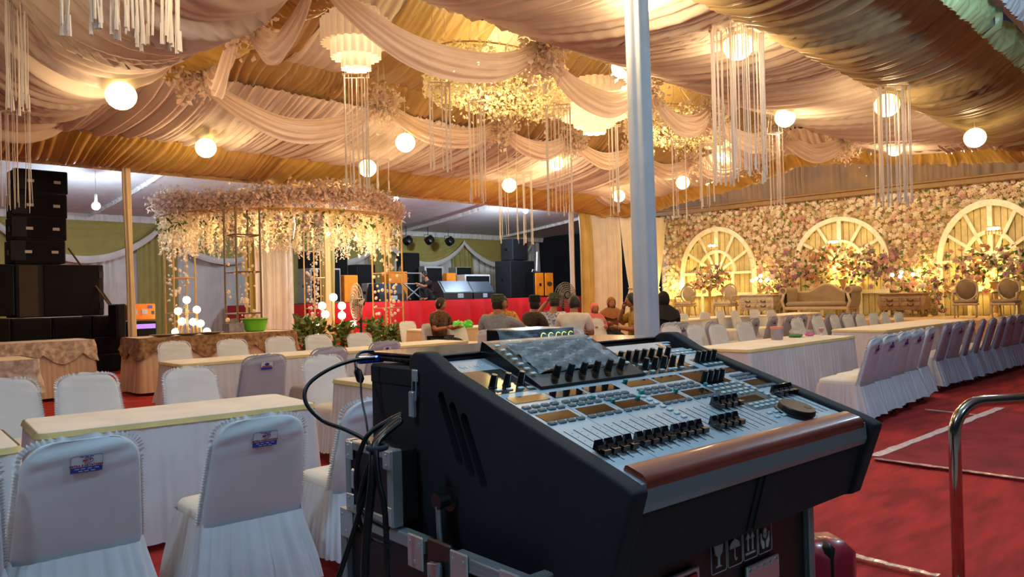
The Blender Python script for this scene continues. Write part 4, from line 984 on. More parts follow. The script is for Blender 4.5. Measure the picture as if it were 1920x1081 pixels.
# ---- case the console sits in
case = thing('console_case', 'black textured case shell around the mixing console', 'case', CO, rotz=CY)
side = [(.79, -.235), (.79, .158), (.615, .158), (.612, .185), (.59, .197), (.55, .197), (.50, .173), (.47, .157), (.32, .109), (.20, .071), (.05, .024), (-.01, .005), (-.055, -.011), (-.077, -.022), (-.072, -.04), (-.015, -.205), (.10, -.235)]
def cheek(u0, u1, name, grooves):
    mb = MB(); mb.prism(side, u0, u1, lambda p, q, h: (h, p, q)); o = mb.build(name, M_BLACK, case)
    bv = o.modifiers.new('b', 'BEVEL'); bv.width = .007; bv.segments = 3; bv.limit_method = 'ANGLE'; bv.angle_limit = radians(25)
    cut = None
    if grooves:
        cm = MB()
        for (a, b_) in grooves:
            a, b_ = Vector(a), Vector(b_); d = (b_ - a).normalized(); n_ = Vector((-d.y, d.x)); pts = []
            for k in range(7): t_ = pi / 2 + pi * k / 6; pts.append(a + (d * cos(t_) + n_ * sin(t_)) * .0120)
            for k in range(7): t_ = -pi / 2 + pi * k / 6; pts.append(b_ + (d * cos(t_) + n_ * sin(t_)) * .0120)
            cm.prism([(p.x, p.y) for p in pts], u0 - .02, u0 + .02, lambda p, q, h: (h, p, q))
        cut = cm.build('cutter', M_BLACK, case); bo = o.modifiers.new('c', 'BOOLEAN'); bo.object = cut; bo.operation = 'DIFFERENCE'; bo.solver = 'EXACT'
    bpy.context.view_layer.update(); dg = bpy.context.evaluated_depsgraph_get(); me = bpy.data.meshes.new_from_object(o.evaluated_get(dg)); o.modifiers.clear(); o.data = me; me.name = name
    if cut: bpy.data.objects.remove(cut)
    me.polygons.foreach_set('use_smooth', [True] * len(me.polygons)); me.set_sharp_from_angle(angle=radians(35))
    return o
cheek(-.05, -.004, 'side_cheek', [((.482, .100), (.418, -.035)), ((.440, .080), (.376, -.055)), ((.398, .060), (.334, -.072))])
cheek(.876, .925, 'side_cheek', None)
bd = MB(); bd.prism([(.79, -.233), (.79, .156), (.585, .156), (.585, .13), (.75, .13), (.75, -.2), (.1, -.2), (.1, -.233)], -.004, .876, lambda p, q, h: (h, p, q)); bd.build('body', M_BLACK, case)
fp = MB(); fp.prism([(-.045, -.055), (-.03, -.05), (.02, -.185), (.12, -.22), (.1, -.235), (-.003, -.204)], -.004, .876, lambda p, q, h: (h, p, q)); F = fp.build('front_panel', M_BLACK, case)
for u in (.40, .425): MB().add([(u, -.041, -.07), (u + .006, -.041, -.07), (u + .006, -.004, -.196), (u, -.004, -.196), (u, -.046, -.068), (u + .006, -.046, -.068), (u + .006, -.010, -.196), (u, -.010, -.196)], [(0, 1, 2, 3), (4, 7, 6, 5), (0, 4, 5, 1), (1, 5, 6, 2), (2, 6, 7, 3), (3, 7, 4, 0)]).build('panel_rib', M_BLACK, case)
# hooked rear handle step and latch
MB().box((-.035, .69, .135), (.036, .20, .05), bev=.006).build('rear_block', M_BLACK, case)
lt = MB(); lt.box((-.056, .578, .142), (.006, .024, .03), bev=.004); lt.tube([(-.058, .570, .13), (-.060, .570, .085), (-.060, .586, .085), (-.058, .586, .13)], .002, 6, closed=True); lt.build('latch_loop', M_CHROME, case)
lt = MB(); lt.box((-.062, .582, .075), (.012, .02, .062), bev=.003); lt.build('latch_lever', M_CHROME, case)
kn = MB(); kn.lathe([(.028, 0), (.028, .006), (.014, .008), (.014, .025), (.018, .026), (.018, .04), (.0005, .04)], (-.05, .455, -.125), 18, rot=Matrix.Rotation(-pi / 2, 3, 'Y')); kn.build('pivot_knob', mat('dark_steel', '5a5a5c', rough=.35, metal=.9), case, smooth=40)
st_ = MB(); st_.tube([(-.085, .455, -.135), (-.088, .448, -.19), (-.09, .44, -.235)], .006, 8); st_.build('support_rod', M_CHROME, case, smooth=40)

# ---- lower flight case
low = thing('flight_case', 'black flight case with aluminium edges and handling icons under the console', 'flight case', (CO.x, CO.y, 0), rotz=CY)
U0, U1, H0, H1, ZT = -.105, .93, .14, .83, CO.z - .205
bx = MB()
bx.box(((U0 + U1) / 2, (H0 + H1) / 2, (ZT - .04) / 2 + .06), (U1 - U0 - .01, H1 - H0 - .01, ZT - .04 - .12), bev=.004)
for u in (U0 + .008, U1 - .008): bx.box((u, (H0 + H1) / 2, ZT - .05), (.012, H1 - H0 - .01, .09))
bx.build('body', mat('black_laminate', '0f1014', rough=.45, bump=.15, bscale=300), low)
def rail(a, b_, wdt, name='edge_rail'):
    a, b_ = Vector(a), Vector(b_); c_ = (a + b_) / 2; d = b_ - a; ax = max(range(3), key=lambda k: abs(d[k]))
    mb = MB(); s_ = [wdt, wdt, wdt]; s_[ax] = abs(d[ax]); mb.box(c_, s_, bev=.002)
    for k in range(3):
        s2 = [wdt + .0016, wdt + .0016, wdt + .0016]; s2[ax] = abs(d[ax]) - .01
        for o_ in range(3):
            if o_ != ax and k < 3: pass
        off = Vector((0, 0, 0)); oth = [q for q in range(3) if q != ax]; s3 = list(s2); s3[oth[0]] = wdt * .16; off[oth[0]] = (k - 1) * wdt * .32; mb.box(c_ + off, s3)
        s3 = list(s2); s3[oth[1]] = wdt * .16; off = Vector((0, 0, 0)); off[oth[1]] = (k - 1) * wdt * .32; mb.box(c_ + off, s3)
    return mb.build(name, M_ALU, low)
rail((U0, H0, ZT - .015), (U0, .36, ZT - .015), .03); rail((U0, .46, ZT - .015), (U0, H1, ZT - .015), .03)
rail((U0, H0 + .0, .06), (U0, H0, ZT), .026); rail((U0, H1, .06), (U0, H1, ZT), .026); rail((U1, H0, .06), (U1, H0, ZT), .026); rail((U1, H1, .06), (U1, H1, ZT), .026)
rail((U0, H0, .06), (U1, H0, .06), .026); rail((U0, H0, .06), (U0, H1, .06), .026); rail((U1, H0, ZT - .015), (U1, H1, ZT - .015), .026)
rail((U0, H0, ZT - .015), (U0 + .09, H0, ZT - .015), .026)
for h in (H0 + .03, H1 - .03, .36 - .03, .46 + .03):
    mb = MB(); mb.box((U0 - .018, h, ZT - .03), (.006, .06, .075), bev=.004); pl_ = mb.build('corner_plate', M_CHROME, low)
    for dy, dz in ((-.018, .02), (.018, .02), (0, -.02)): MB().ball((U0 - .021, h + dy, ZT - .03 + dz), .005, 8, 6, sc3=(.6, 1, 1)).build('rivet', M_CHROME, pl_)
bl = MB(); bl.box((U0 - .008, .41, ZT - .055), (.012, .085, .13), bev=.004); bl_ = bl.build('latch_dish', mat('dark_steel', '5a5a5c'), low)
bl = MB(); bl.tube([(U0 - .026, .39, ZT - .03), (U0 - .034, .385, ZT - .075), (U0 - .03, .42, ZT - .1), (U0 - .024, .43, ZT - .04)], .005, 7, closed=True); bl.box((U0 - .022, .41, ZT - .05), (.014, .04, .03), bev=.003); bl.build('butterfly_latch', M_CHROME, bl_)
# front latch, label plate and printed icons
FY = H0 - .001
bl = MB(); bl.box((.365, FY - .004, ZT - .155), (.11, .01, .10), bev=.003); q_ = bl.build('latch_dish', M_CHROME, low)
MB().box((.365, FY - .010, ZT - .155), (.085, .006, .08), bev=.004).build('latch_recess', mat('rose_steel', '8d4c58', rough=.25, metal=.8), q_)
bl = MB(); bl.tube([(.365 + .02 * cos(a), FY - .016, ZT - .15 + .02 * sin(a)) for a in np.linspace(0, 6.28, 13)[:-1]], .005, 6, closed=True); bl.box((.365, FY - .016, ZT - .185), (.03, .006, .03)); bl.build('butterfly_latch', M_CHROME, q_)
bl = MB(); bl.box((.69, FY - .004, ZT - .19), (.15, .01, .06), bev=.003); q_ = bl.build('handle_plate', M_CHROME, low)
for k in range(5): MB().ball((.63 + .03 * k, FY - .01, ZT - .17), .005, 8, 6).build('rivet', M_CHROME, q_)
M_ICON = mat('pale_stencil_print', 'b9babb', rough=.7)
def icon_frame(u, z, w_, h_): 
    mb = MB(); r_ = .006; pts = [(u + x, FY - .0025, z + y) for x, y in rr_ring(w_ / 2, h_ / 2, r_, 4)]; mb.tube(pts, .0011, 5, closed=True); return mb
def flat(poly, mb): mb.prism(poly, FY - .0032, FY - .0008, lambda p, q, h: (p, h, q))
icz = ZT - .105; iw, ih = .062, .078
for k, u in enumerate((.505, .573, .641, .709)):
    z = icz; mb = icon_frame(u, z, iw, ih)
    if k == 0:
        flat([(u - .018, z + .026), (u + .018, z + .026), (u + .014, z + .006), (u + .004, z - .002), (u + .004, z - .022), (u + .014, z - .026), (u - .014, z - .026), (u - .004, z - .022), (u - .004, z - .002), (u - .014, z + .006)], mb)
    elif k == 1:
        flat([(u + .022 * cos(a), z + .004 + .02 * sin(a)) for a in np.linspace(0, pi, 12)], mb); mb.tube([(u, FY - .002, z + .028), (u, FY - .002, z - .02), (u + .004, FY - .002, z - .027), (u + .009, FY - .002, z - .022)], .0018, 5)
    elif k == 2:
        for d in (-.010, .010): flat([(u + d - .003, z - .018), (u + d + .003, z - .018), (u + d + .003, z + .012), (u + d + .009, z + .012), (u + d, z + .028), (u + d - .009, z + .012), (u + d - .003, z + .012)], mb)
        flat([(u - .022, z - .027), (u + .022, z - .027), (u + .022, z - .022), (u - .022, z - .022)], mb)
    else:
        flat([(u - .009, z + .016), (u, z + .025), (u + .009, z + .016), (u, z + .007)], mb); flat([(u - .008, z + .012), (u - .001, z + .005), (u - .001, z - .004), (u - .008, z + .003)], mb); flat([(u + .008, z + .012), (u + .001, z + .005), (u + .001, z - .004), (u + .008, z + .003)], mb)
        for d in (-1, 1): flat([(u + d * .021, z + .012), (u + d * .016, z + .012), (u + d * .014, z - .002), (u + d * .004, z - .012), (u + d * .004, z - .028), (u + d * .013, z - .028), (u + d * .02, z - .012)], mb)
    mb.build('handling_icon', M_ICON, low)
for cx, cy in ((U0 + .08, H0 + .1), (U1 - .08, H0 + .1), (U0 + .08, H1 - .1), (U1 - .08, H1 - .1)):
    mb = MB(); mb.lathe([(.0005, -.012), (.035, -.012), (.04, 0), (.035, .012), (.0005, .012)], (cx, cy, .04), 16, rot=Matrix.Rotation(pi / 2, 3, 'Y')); mb.box((cx, cy, .066), (.05, .06, .02)); mb.build('caster', M_BLACKP, low)

# ---- small rack case at the rear left
sml = thing('rack_case', 'small black rack case with aluminium edges behind the cable bundle', 'flight case', CO + CROT @ Vector((-.092, .677, -.20)), rotz=CY)
sx, sy, sz = .075, .215, .178
MB().box((0, 0, sz / 2), (sx - .006, sy - .006, sz - .006), bev=.003).build('body', mat('black_laminate', '0f1014'), sml)
for y in (-1, 1):
    MB().box((-sx / 2 + .013, y * (sy / 2 - .010), sz / 2), (.03, .024, sz), bev=.003).build('edge_rail', M_ALU, sml)
for z in (.010, sz - .012): MB().box((-sx / 2 + .013, 0, z), (.03, sy - .045, .022), bev=.003).build('edge_rail', M_ALU, sml)
for y in (-1, 1):
    for z in (.025, sz - .025):
        c_ = MB().box((-sx / 2 - .001, y * (sy / 2 - .02), z), (.005, .034, .045), bev=.003).build('corner_plate', M_CHROME, sml)
        for dz in (-.012, .012): MB().ball((-sx / 2 - .004, y * (sy / 2 - .02), z + dz), .004, 8, 6).build('rivet', M_CHROME, c_)
MB().box((-sx / 2 + .0, .065, .085), (.008, .03, .05), bev=.004).build('latch_plate', M_CHROME, sml)
MLOG = basis(Vector((0, -1, 0)), Vector((0, 0, 1)), Vector((-1, 0, 0)), Vector((-sx / 2 + .0035, .02, .10)))
text_obj('u', .04, M_LABELW, sml, MLOG @ Matrix.Translation((-.012, .006, 0)), name='logo_letter'); text_obj('G', .046, M_LABELW, sml, MLOG @ Matrix.Translation((.012, 0, 0)), name='logo_letter', shear=.2)

# ---- laptops, audio interface, usb stick
def W2(u, hd, z): return CO + CROT @ Vector((u, hd, z))
def laptop(u, hd, z, w_, d_, label, rot=0):
    t = thing('laptop', label, 'laptop', W2(u, hd, z), rotz=CY + rot, group='closed laptops on the console case')
    MB().box((0, 0, .009), (w_, d_, .013), bev=.004).build('base', M_BLACKP, t)
    MB().box((0, .0, .0205), (w_, d_, .008), bev=.003).build('lid', mat('satin_black_lid', '17161a', rough=.18, coat=.5, var=.05), t)
    MB().tube([(-w_ * .42, d_ / 2 - .004, .016), (w_ * .42, d_ / 2 - .004, .016)], .006, 8).build('hinge', M_BLACKP, t)
    for a in (-1, 1):
        for b_ in (-1, 1): MB().box((a * w_ * .42, b_ * d_ * .4, .0015), (.03, .012, .004)).build('rubber_foot', M_BLACKP, t)
    for k in range(3): MB().box((-w_ / 2 - .0004, -.05 + .03 * k, .009), (.002, .013, .005)).build('port', mat('port_metal', '4a4d52', rough=.3, metal=.8), t)
laptop(.155, .70, .163, .37, .27, 'closed black laptop on the left end of the console case', 0)
laptop(.765, .735, .158, .30, .25, 'closed black laptop at the right rear end of the console case', 0)
ai = thing('audio_interface', 'slim rack audio interface with lit green knob rings behind the console screen', 'audio interface', W2(.49, .775, .170), rotz=CY + .0)
MB().box((0, 0, .028), (.21, .16, .054), bev=.003).build('chassis', mat('dark_chassis', '24262b', rough=.3, metal=.5), ai)
MB().box((0, -.081, .028), (.21, .004, .054), bev=.0015).build('front_plate', mat('navy_front_plate', '11161f', rough=.4), ai)
for a in (-.08, .08):
    for b_ in (-.06, .06): MB().tube([(a, b_, -.012), (a, b_, .003)], .012, 10).build('rubber_foot', M_BLACKP, ai)
M_GRING = mat('lit_green_ring', 'c8e05a', emit=1.2, ecol=(.75, .9, .15))
for x in (-.022, .008, .038, .062, .09):
    k = obj('knob', knob_mesh(.007, .010, M_BLACKP), ai, (x, -.083, .034)); k.rotation_euler = (pi / 2, 0, 0)
    MB().tube([(x + .0095 * cos(a), -.084, .034 + .0095 * sin(a)) for a in np.linspace(-.2, 3.4, 16)], .0011, 5).build('lit_ring', M_GRING, ai)
text_obj('Focusrite', .012, M_LABELW, ai, Matrix(((1, 0, 0, -.068), (0, 0, -1, -.0835), (0, 1, 0, .04), (0, 0, 0, 1))), name='brand_lettering')
us = thing('usb_stick', 'blue usb adapter plugged into the left laptop', 'usb adapter', W2(-.05, .79, .158), rotz=CY)
MB().box((-.0, 0, .012), (.075, .022, .018), bev=.004).build('shell', mat('blue_translucent_plastic', '1238a8', rough=.2, coat=.5), us); MB().box((-.04, 0, .014), (.02, .016, .008), bev=.002).build('green_insert', mat('green_plastic', '3f8a4a', rough=.4), us)

# ---- cables
def cable(pts, r, label, m=M_BLACKP, name='cable', n=8):
    P_ = [Vector(p) for p in pts]; out = []
    for i in range(len(P_) - 1):
        p0, p1, p2, p3 = P_[max(i - 1, 0)], P_[i], P_[i + 1], P_[min(i + 2, len(P_) - 1)]
        for k in range(10):
            t_ = k / 10; out.append(.5 * ((2 * p1) + (p2 - p0) * t_ + (2 * p0 - 5 * p1 + 4 * p2 - p3) * t_ ** 2 + (3 * p1 - p0 - 3 * p2 + p3) * t_ ** 3))
    out.append(P_[-1]); o = MB().tube(out, r, n).build(name, m, smooth='all'); return tag(o, label, 'cable', 'black cables at the left of the console')
def D(x, y, d): return Vector(atd(x, y, d))
cable([D(703, 671, 1.93), D(660, 676, 1.88), D(615, 693, 1.82), D(577, 722, 1.78), D(574, 755, 1.76), D(605, 788, 1.75), D(650, 806, 1.74), D(690, 830, 1.72), D(697, 870, 1.7)], .0048, 'thick black cable looping out left from the laptop')
cable([D(700, 658, 1.98), D(675, 661, 1.95), D(667, 678, 1.92), D(668, 690, 1.9)], .004, 'short thin black cable leaving the laptop above the loop')
cable([D(668, 690, 1.9), D(676, 715, 1.88), D(678, 745, 1.86), D(686, 785, 1.82), D(690, 815, 1.8)], .0025, 'thin black cable with a ferrite bead hanging inside the loop')
o = MB().tube([D(668, 689, 1.9), D(671, 696, 1.9), D(676, 712, 1.89), D(678, 716, 1.885)], [.004, .010, .010, .004], 10).build('ferrite_bead', M_BLACKP, smooth=40); tag(o, 'black ferrite bead on the thin cable', 'bead')
cable([D(752, 776, 1.66), D(725, 790, 1.64), D(690, 815, 1.62), D(672, 860, 1.62), D(668, 910, 1.62), D(680, 960, 1.6), D(730, 992, 1.6)], .0055, 'black cable curving from the case slot round the small rack case')
cable([D(752, 780, 1.65), D(722, 800, 1.63), D(700, 835, 1.6), D(690, 900, 1.58), D(665, 990, 1.56), D(632, 1090, 1.55)], .0055, 'black cable falling to the lower left before the chair')
cable([D(752, 786, 1.64), D(728, 806, 1.62), D(704, 835, 1.58), D(698, 900, 1.55), D(688, 1000, 1.54), D(683, 1100, 1.53)], .009, 'thickest black cable hanging straight down beside the rack case')
cable([D(752, 790, 1.63), D(722, 815, 1.6), D(706, 840, 1.56), D(710, 900, 1.54), D(722, 960, 1.53), D(727, 1100, 1.52)], .006, 'black cable hanging down in front of the rack case corner')
cable([D(700, 850, 1.57), D(682, 900, 1.57), D(672, 960, 1.57), D(690, 1005, 1.57), D(732, 1022, 1.58)], .0045, 'thin black cable sagging to the flight case corner')
vs = MB(); a = D(707, 833, 1.575); vs.tube([a + Vector((.026 * cos(q) * .7, .018 * sin(q), -.006)) for q in np.linspace(0, 6.28, 17)[:-1]], .006, 8, closed=True); tag(vs.build('cable_strap', mat('dark_violet_strap', '23233a', rough=.8), smooth='all'), 'dark hook strap binding the cable bundle', 'strap')

# ---- stainless handrail at right and red suitcase
hr = thing('handrail', 'stainless steel handrail at the lower right', 'handrail', (D(1790, 900, 3.3).x, D(1790, 900, 3.3).y, 0))
base_p = D(1792, 900, 3.3); z_t = D(1840, 754, 3.3).z; dirp = Vector(((D(1925, 757, 3.35) - D(1840, 754, 3.3)).x, (D(1925, 757, 3.35) - D(1840, 754, 3.3)).y, 0)).normalized()
pts = [Vector((0, 0, 0)), Vector((0, 0, z_t - .14))]
for k in range(1, 9): a = pi / 2 * k / 8; pts.append(Vector((0, 0, z_t - .14)) + dirp * .14 * (1 - cos(a)) + Vector((0, 0, .14 * sin(a))))
pts += [Vector((0, 0, z_t)) + dirp * .9]
MB().tube(pts, .025, 18).build('rail_tube', M_STEEL, hr, smooth='all'); MB().lathe([(.06, 0), (.06, .008), (.028, .012)], n=24).build('floor_flange', M_STEEL, hr, smooth=40)
MB().tube([Vector((0, 0, z_t)) + dirp * .9, Vector((0, 0, 0)) + dirp * .9], .025, 18).build('rear_post', M_STEEL, hr, smooth='all')
hr.location = (base_p.x, base_p.y, 0)
sp = D(1543, 1075, 2.85)
sc_ = thing('suitcase', 'red hard-shell suitcase with a black strap behind the flight case', 'suitcase', (sp.x, sp.y, 0), rotz=radians(-38))
Hs = D(1556, 998, 2.9).z
MB().box((0, 0, Hs / 2 + .02), (.20, .20, Hs - .04), bev=.045).build('shell', mat('red_hard_shell', '9c1f33', rough=.3, coat=.3), sc_, smooth=60)
MB().box((-.02, 0, Hs / 2 + .02), (.04, .212, Hs - .028), bev=.045).build('strap', M_BLACKP, sc_, smooth=60)
for a in (-.07, .07):
    for b_ in (-.07, .07): MB().ball((a, b_, .022), .022, 10, 8).build('wheel', M_BLACKP, sc_)
# ================================================================ LOUDSPEAKERS AND BACKSTAGE
def bpx(x0, x1, y0, y1, Y):
    a = atY(x0, (y0 + y1) / 2, Y); b_ = atY(x1, (y0 + y1) / 2, Y); m = (x0 + x1) / 2
    zt = atY(m, y0, Y)[2]; zb = atY(m, y1, Y)[2]
    return (a[0] + b_[0]) / 2, b_[0] - a[0], zb, zt
def cab(x0, x1, y0, y1, Y, dep, label, group, grille=True, handles=True, body=None, face=None, z0=None, name='loudspeaker', cat='loudspeaker', rz=0, frame=.03, badge=False):
    cx, w_, zb, zt = bpx(x0, x1, y0, y1, Y)
    if z0 is not None: zb = z0
    h = zt - zb
    t = thing(name, label, cat, (cx, Y + dep / 2, zb), rz, group)
    MB().box((0, 0, h / 2), (w_ * .985, dep, h * .985), bev=.02).build('cabinet', body or M_BLACK, t)
    if grille:
        MB().box((0, -dep / 2 - .008, h / 2), (w_ - 2 * frame, .02, h - 2 * frame), bev=.008).build('grille', face or M_BLACKS, t)
    if handles:
        for s_ in (-1, 1):
            MB().box((s_ * (w_ / 2 - .004), 0, h * .5), (.02, .16, .10), bev=.015).build('handle', M_BLACKP, t)
    if badge:
        for s_ in (-.22, .28): MB().box((s_ * w_, -dep / 2 - .02, h * .5), (.13, .006, .06), bev=.002).build('badge', mat('white_badge', 'b8b4ae', rough=.5), t)
    return t
GS = 'black subwoofers of the left loudspeaker stack'
SY = 18.2
for i, (a, b_, y0, y1) in enumerate(((-55, 21, 597, 697), (22, 98, 596, 697), (100, 173, 594, 697))):
    cab(a, b_, y0, y1, SY, .9, ('leftmost black subwoofer at the left edge', 'black subwoofer below the brown-panelled cabinet', 'black subwoofer in the middle of the bottom row')[i], GS, z0=0)
cx, w_, zb, zt = bpx(175, 235, 590, 697, SY)
for i, (y0, y1) in enumerate(((591, 629), (630, 661), (662, 692))):
    cab(175, 235, y0, y1, SY, .8, ('top', 'middle', 'bottom')[i] + ' black cabinet of the right-hand subwoofer column', GS, z0=None if i < 2 else 0)
t = cab(-40, 28, 494, 594, SY, .8, 'black loudspeaker at the left edge above the subwoofers', GS)
t = cab(28, 196, 495, 594, SY, .8, 'wide black bass bin under the line array', GS, grille=False)
cx, w_, zb, zt = bpx(28, 196, 495, 594, SY); h = zt - zb
MB().box((-.36 * w_, -.41, h / 2), (.2 * w_, .02, h * .95)).build('brown_panel', mat('brown_foam', '3a3029', rough=.9), t); MB().box((.12 * w_, -.41, h / 2), (.62 * w_, .03, h * .95)).build('horn_throat', M_BLACKS, t)
for z in (.2, .8): MB().box((.46 * w_, -.42, h * z), (.05 * w_, .03, .14)).build('corner_grip', M_BLACKP, t)
for i, (y0, y1, x0, x1) in enumerate(((318, 362, 28, 128), (362, 408, 27, 127), (407, 450, 26, 126), (450, 494, 24, 124))):
    t = cab(x0, x1, y0, y1, SY + .1, .7, ('top', 'second', 'third', 'bottom')[i] + ' black line array box of the hanging column at left', 'line array boxes', badge=True)
    MB().box((-.40, -.36, .27), (.28, .02, .42), bev=.006).build('side_panel', M_BLACK, t)
# guy ropes
for i, (a, b_) in enumerate((((128, 465), (215, 585)), ((170, 515), (222, 590)))):
    tag(MB().tube([atY(*a, SY + .4), atY(*b_, SY - .3)], .02, 6).build('guy_rope', mat('brown_rope', '5b4a38', rough=.9)), ('upper', 'lower')[i] + ' guy rope slanting down right of the line array', 'rope')
# amplifier racks behind the pole
cab(218, 237, 569, 634, 17.4, .5, 'dark amplifier rack left of the beige pole', 'amplifier racks', handles=False)
t = cab(238, 292, 569, 600, 17.4, .5, 'orange amplifier case behind the beige pole', 'amplifier racks', grille=False, handles=False, body=M_ORANGE, z0=None)
cx, w_, zb, zt = bpx(238, 292, 569, 600, 17.4); h = zt - zb
for x in (-.25, .1): MB().box((x * w_, -.256, h * .5), (.2 * w_, .01, h * .3), bev=.003).build('label_plate', M_LABELW, t)
MB().box((.3 * w_, -.256, h * .8), (.15 * w_, .01, h * .18)).build('badge', mat('violet_badge', '6a5fc0'), t); MB().box((.4 * w_, -.256, h * .45), (.1 * w_, .012, h * .2)).build('catch', M_BLACKP, t)
t = cab(243, 295, 601, 650, 17.4, .5, 'effects rack with lit violet display below the orange case', 'amplifier racks', handles=False, z0=0)
cx, w_, zb, zt = bpx(243, 295, 601, 650, 17.4); h = zt
MB().box((0, -.27, h - .12), (w_ * .85, .01, .1)).build('lit_display', mat('lit_violet_display', '7a5ad0', emit=.6, ecol=(.5, .25, .8)), t)

# ---- stage
STZ = 1.33; SX0, SX1, SYF, SYB = 12.6, 28.4, 21.0, 26.2
st = thing('stage', 'raised stage with a bright red cloth front', 'stage', ((SX0 + SX1) / 2, SYF, 0))
MB().box((0, (SYB - SYF) / 2 + .05, STZ - .06), (SX1 - SX0, SYB - SYF, .12)).build('deck', mat('grey_stage_carpet', '4a4650', rough=.9), st)
band('red_skirt', lambda s: (-(SX1 - SX0) / 2 + s, -.02, .02), lambda s: (-(SX1 - SX0) / 2 + s, 0, STZ + .01), SX1 - SX0, cloth('bright_red_cloth', 'd0141f', rough=.6, translucent=.1), sag=0, amp=.05, lam=.9, seed=71, nv=6, ds=.05, parent=st, sagdir=(0, -1, 0))
MB().box((-(SX1 - SX0) / 2, (SYB - SYF) / 2, STZ / 2), (.06, SYB - SYF, STZ)).build('side_skirt', cloth('bright_red_cloth', 'd0141f'), st)
def onstage(*a, **k): return cab(*a, z0=STZ, **k)
# wedge monitors
def wedge(x0, x1, y0, y1, Y, label):
    cx, w_, zb, zt = bpx(x0, x1, y0, y1, Y); h = zt - STZ; d = .75
    t = thing('stage_monitor', label, 'stage monitor', (cx, Y + d / 2, STZ), 0, 'black wedge monitors on the stage')
    mb = MB(); mb.prism([(-d / 2, 0), (-d / 2, h * .38), (-d * .05, h), (d * .35, h * .98), (d / 2, h * .3), (d / 2, 0)], -w_ / 2, w_ / 2, lambda p, q, hh: (hh, p, q)); mb.build('cabinet', mat('grey_black_cabinet', '1e2530', rough=.45), t)
    MB().add([(s_ * w_ * .44, -d * .47, h * .42) for s_ in (-1, 1)] + [(s_ * w_ * .44, -d * .08, h * .98) for s_ in (1, -1)] + [(s_ * w_ * .44, -d * .49, h * .42) for s_ in (-1, 1)] + [(s_ * w_ * .44, -d * .1, h * 1.0) for s_ in (1, -1)], [(4, 5, 6, 7), (0, 3, 2, 1), (0, 1, 5, 4), (1, 2, 6, 5), (2, 3, 7, 6), (3, 0, 4, 7)]).build('grille', mat('blue_grey_grille', '39434f', rough=.35, metal=.3), t)
    MB().box((w_ * .05, -d / 2 - .005, h * .2), (w_ * .2, .03, h * .24), bev=.02).build('handle', mat('pale_connector', '9fb4c4', rough=.4), t)
wedge(712, 762, 530, 561, SYF + .25, 'black wedge monitor on the stage behind the flower lattice')
wedge(832, 888, 526, 560, SYF + .25, 'left of the paired black wedge monitors at the stage front')
wedge(886, 928, 527, 559, SYF + .25, 'right of the paired black wedge monitors at the stage front')
GG = 'gear on the stage'
onstage(582, 640, 502, 573, SYF + .6, .8, 'black flight case with silver edges at the left end of the stage', GG, frame=.06, body=M_ALU, name='flight_case', cat='flight case')
onstage(646, 672, 515, 568, SYF + .8, .6, 'orange amplifier on the stage beside the white fan', GG, grille=False, handles=False, body=M_ORANGE, name='amplifier', cat='amplifier')
onstage(732, 765, 508, 560, SYF + 1.6, .6, 'tall orange amplifier behind the left wedge monitor', GG, grille=False, handles=False, body=M_ORANGE, name='amplifier', cat='amplifier')
onstage(670, 705, 495, 565, SYF + 1.6, .6, 'black cabinet behind the flower lattice on the stage', GG)
onstage(761, 788, 473, 560, SYF + 2.6, .6, 'tall black loudspeaker standing at the middle of the stage', GG)
onstage(797, 832, 498, 560, SYF + 2.2, .6, 'black amplifier rack with silver frame behind the crouching person', GG, frame=.09, body=M_ALU, name='amplifier_rack', cat='amplifier rack')
onstage(838, 856, 511, 560, SYF + 2.0, .5, 'orange cabinet behind the paired monitors', GG, grille=False, handles=False, body=M_ORANGE, name='amplifier', cat='amplifier')
onstage(856, 885, 500, 560, SYF + 2.6, .5, 'grey effects rack behind the paired monitors', GG, body=M_ALU, name='amplifier_rack', cat='amplifier rack')
onstage(872, 920, 514, 560, SYF + 1.6, .6, 'white framed keyboard case behind the right wedge monitor', GG, body=mat('white_frame', 'd5d8da', rough=.4), frame=.07, name='keyboard_case', cat='case')
onstage(957, 1003, 488, 556, SYF + .8, .9, 'large black subwoofer of the right loudspeaker tower', GG)
cx, w_, zb, zt = bpx(957, 1003, 488, 556, SYF + .8)
cab(961, 990, 447, 488, SYF + .8, .7, 'black top loudspeaker of the right tower', GG, z0=zt)
t = onstage(1001, 1038, 509, 549, SYF + .3, .5, 'pair of orange cabinets in front of the right loudspeaker tower', GG, grille=False, handles=False, body=M_BLACKP, name='orange_cabinet', cat='amplifier')
cx, w_, zb, zt = bpx(1001, 1038, 509, 549, SYF + .3); h = zt - STZ
for s_ in (-1, 1):
    d_ = MB().box((s_ * w_ * .245, -.27, h * .5), (w_ * .42, .04, h * .9), bev=.05).build('orange_door', M_ORANGE, t)
MB().box((-w_ * .22, -.295, h * .5), (.12, .01, .12)).build('catch', M_BLACKP, t); MB().lathe([(.12, 0), (.12, .01)], (w_ * .25, -.29, h * .52), 18, rot=Matrix.Rotation(pi / 2, 3, 'X'), sx=1.3, sy=.8).build('badge', mat('dark_badge', '4a3320'), t)
onstage(575, 600, 470, 505, SYF + 2.4, .6, 'black cabinet on the stage behind the gold curtain', GG); onstage(628, 652, 458, 505, SYF + 3.0, .6, 'tall black cabinet behind the flower canopy on the stage', GG)
onstage(690, 730, 530, 560, SYF + 1.0, .4, 'low grey mixing rack behind the left wedge monitor', GG, body=M_ALU, name='amplifier_rack', cat='amplifier rack')
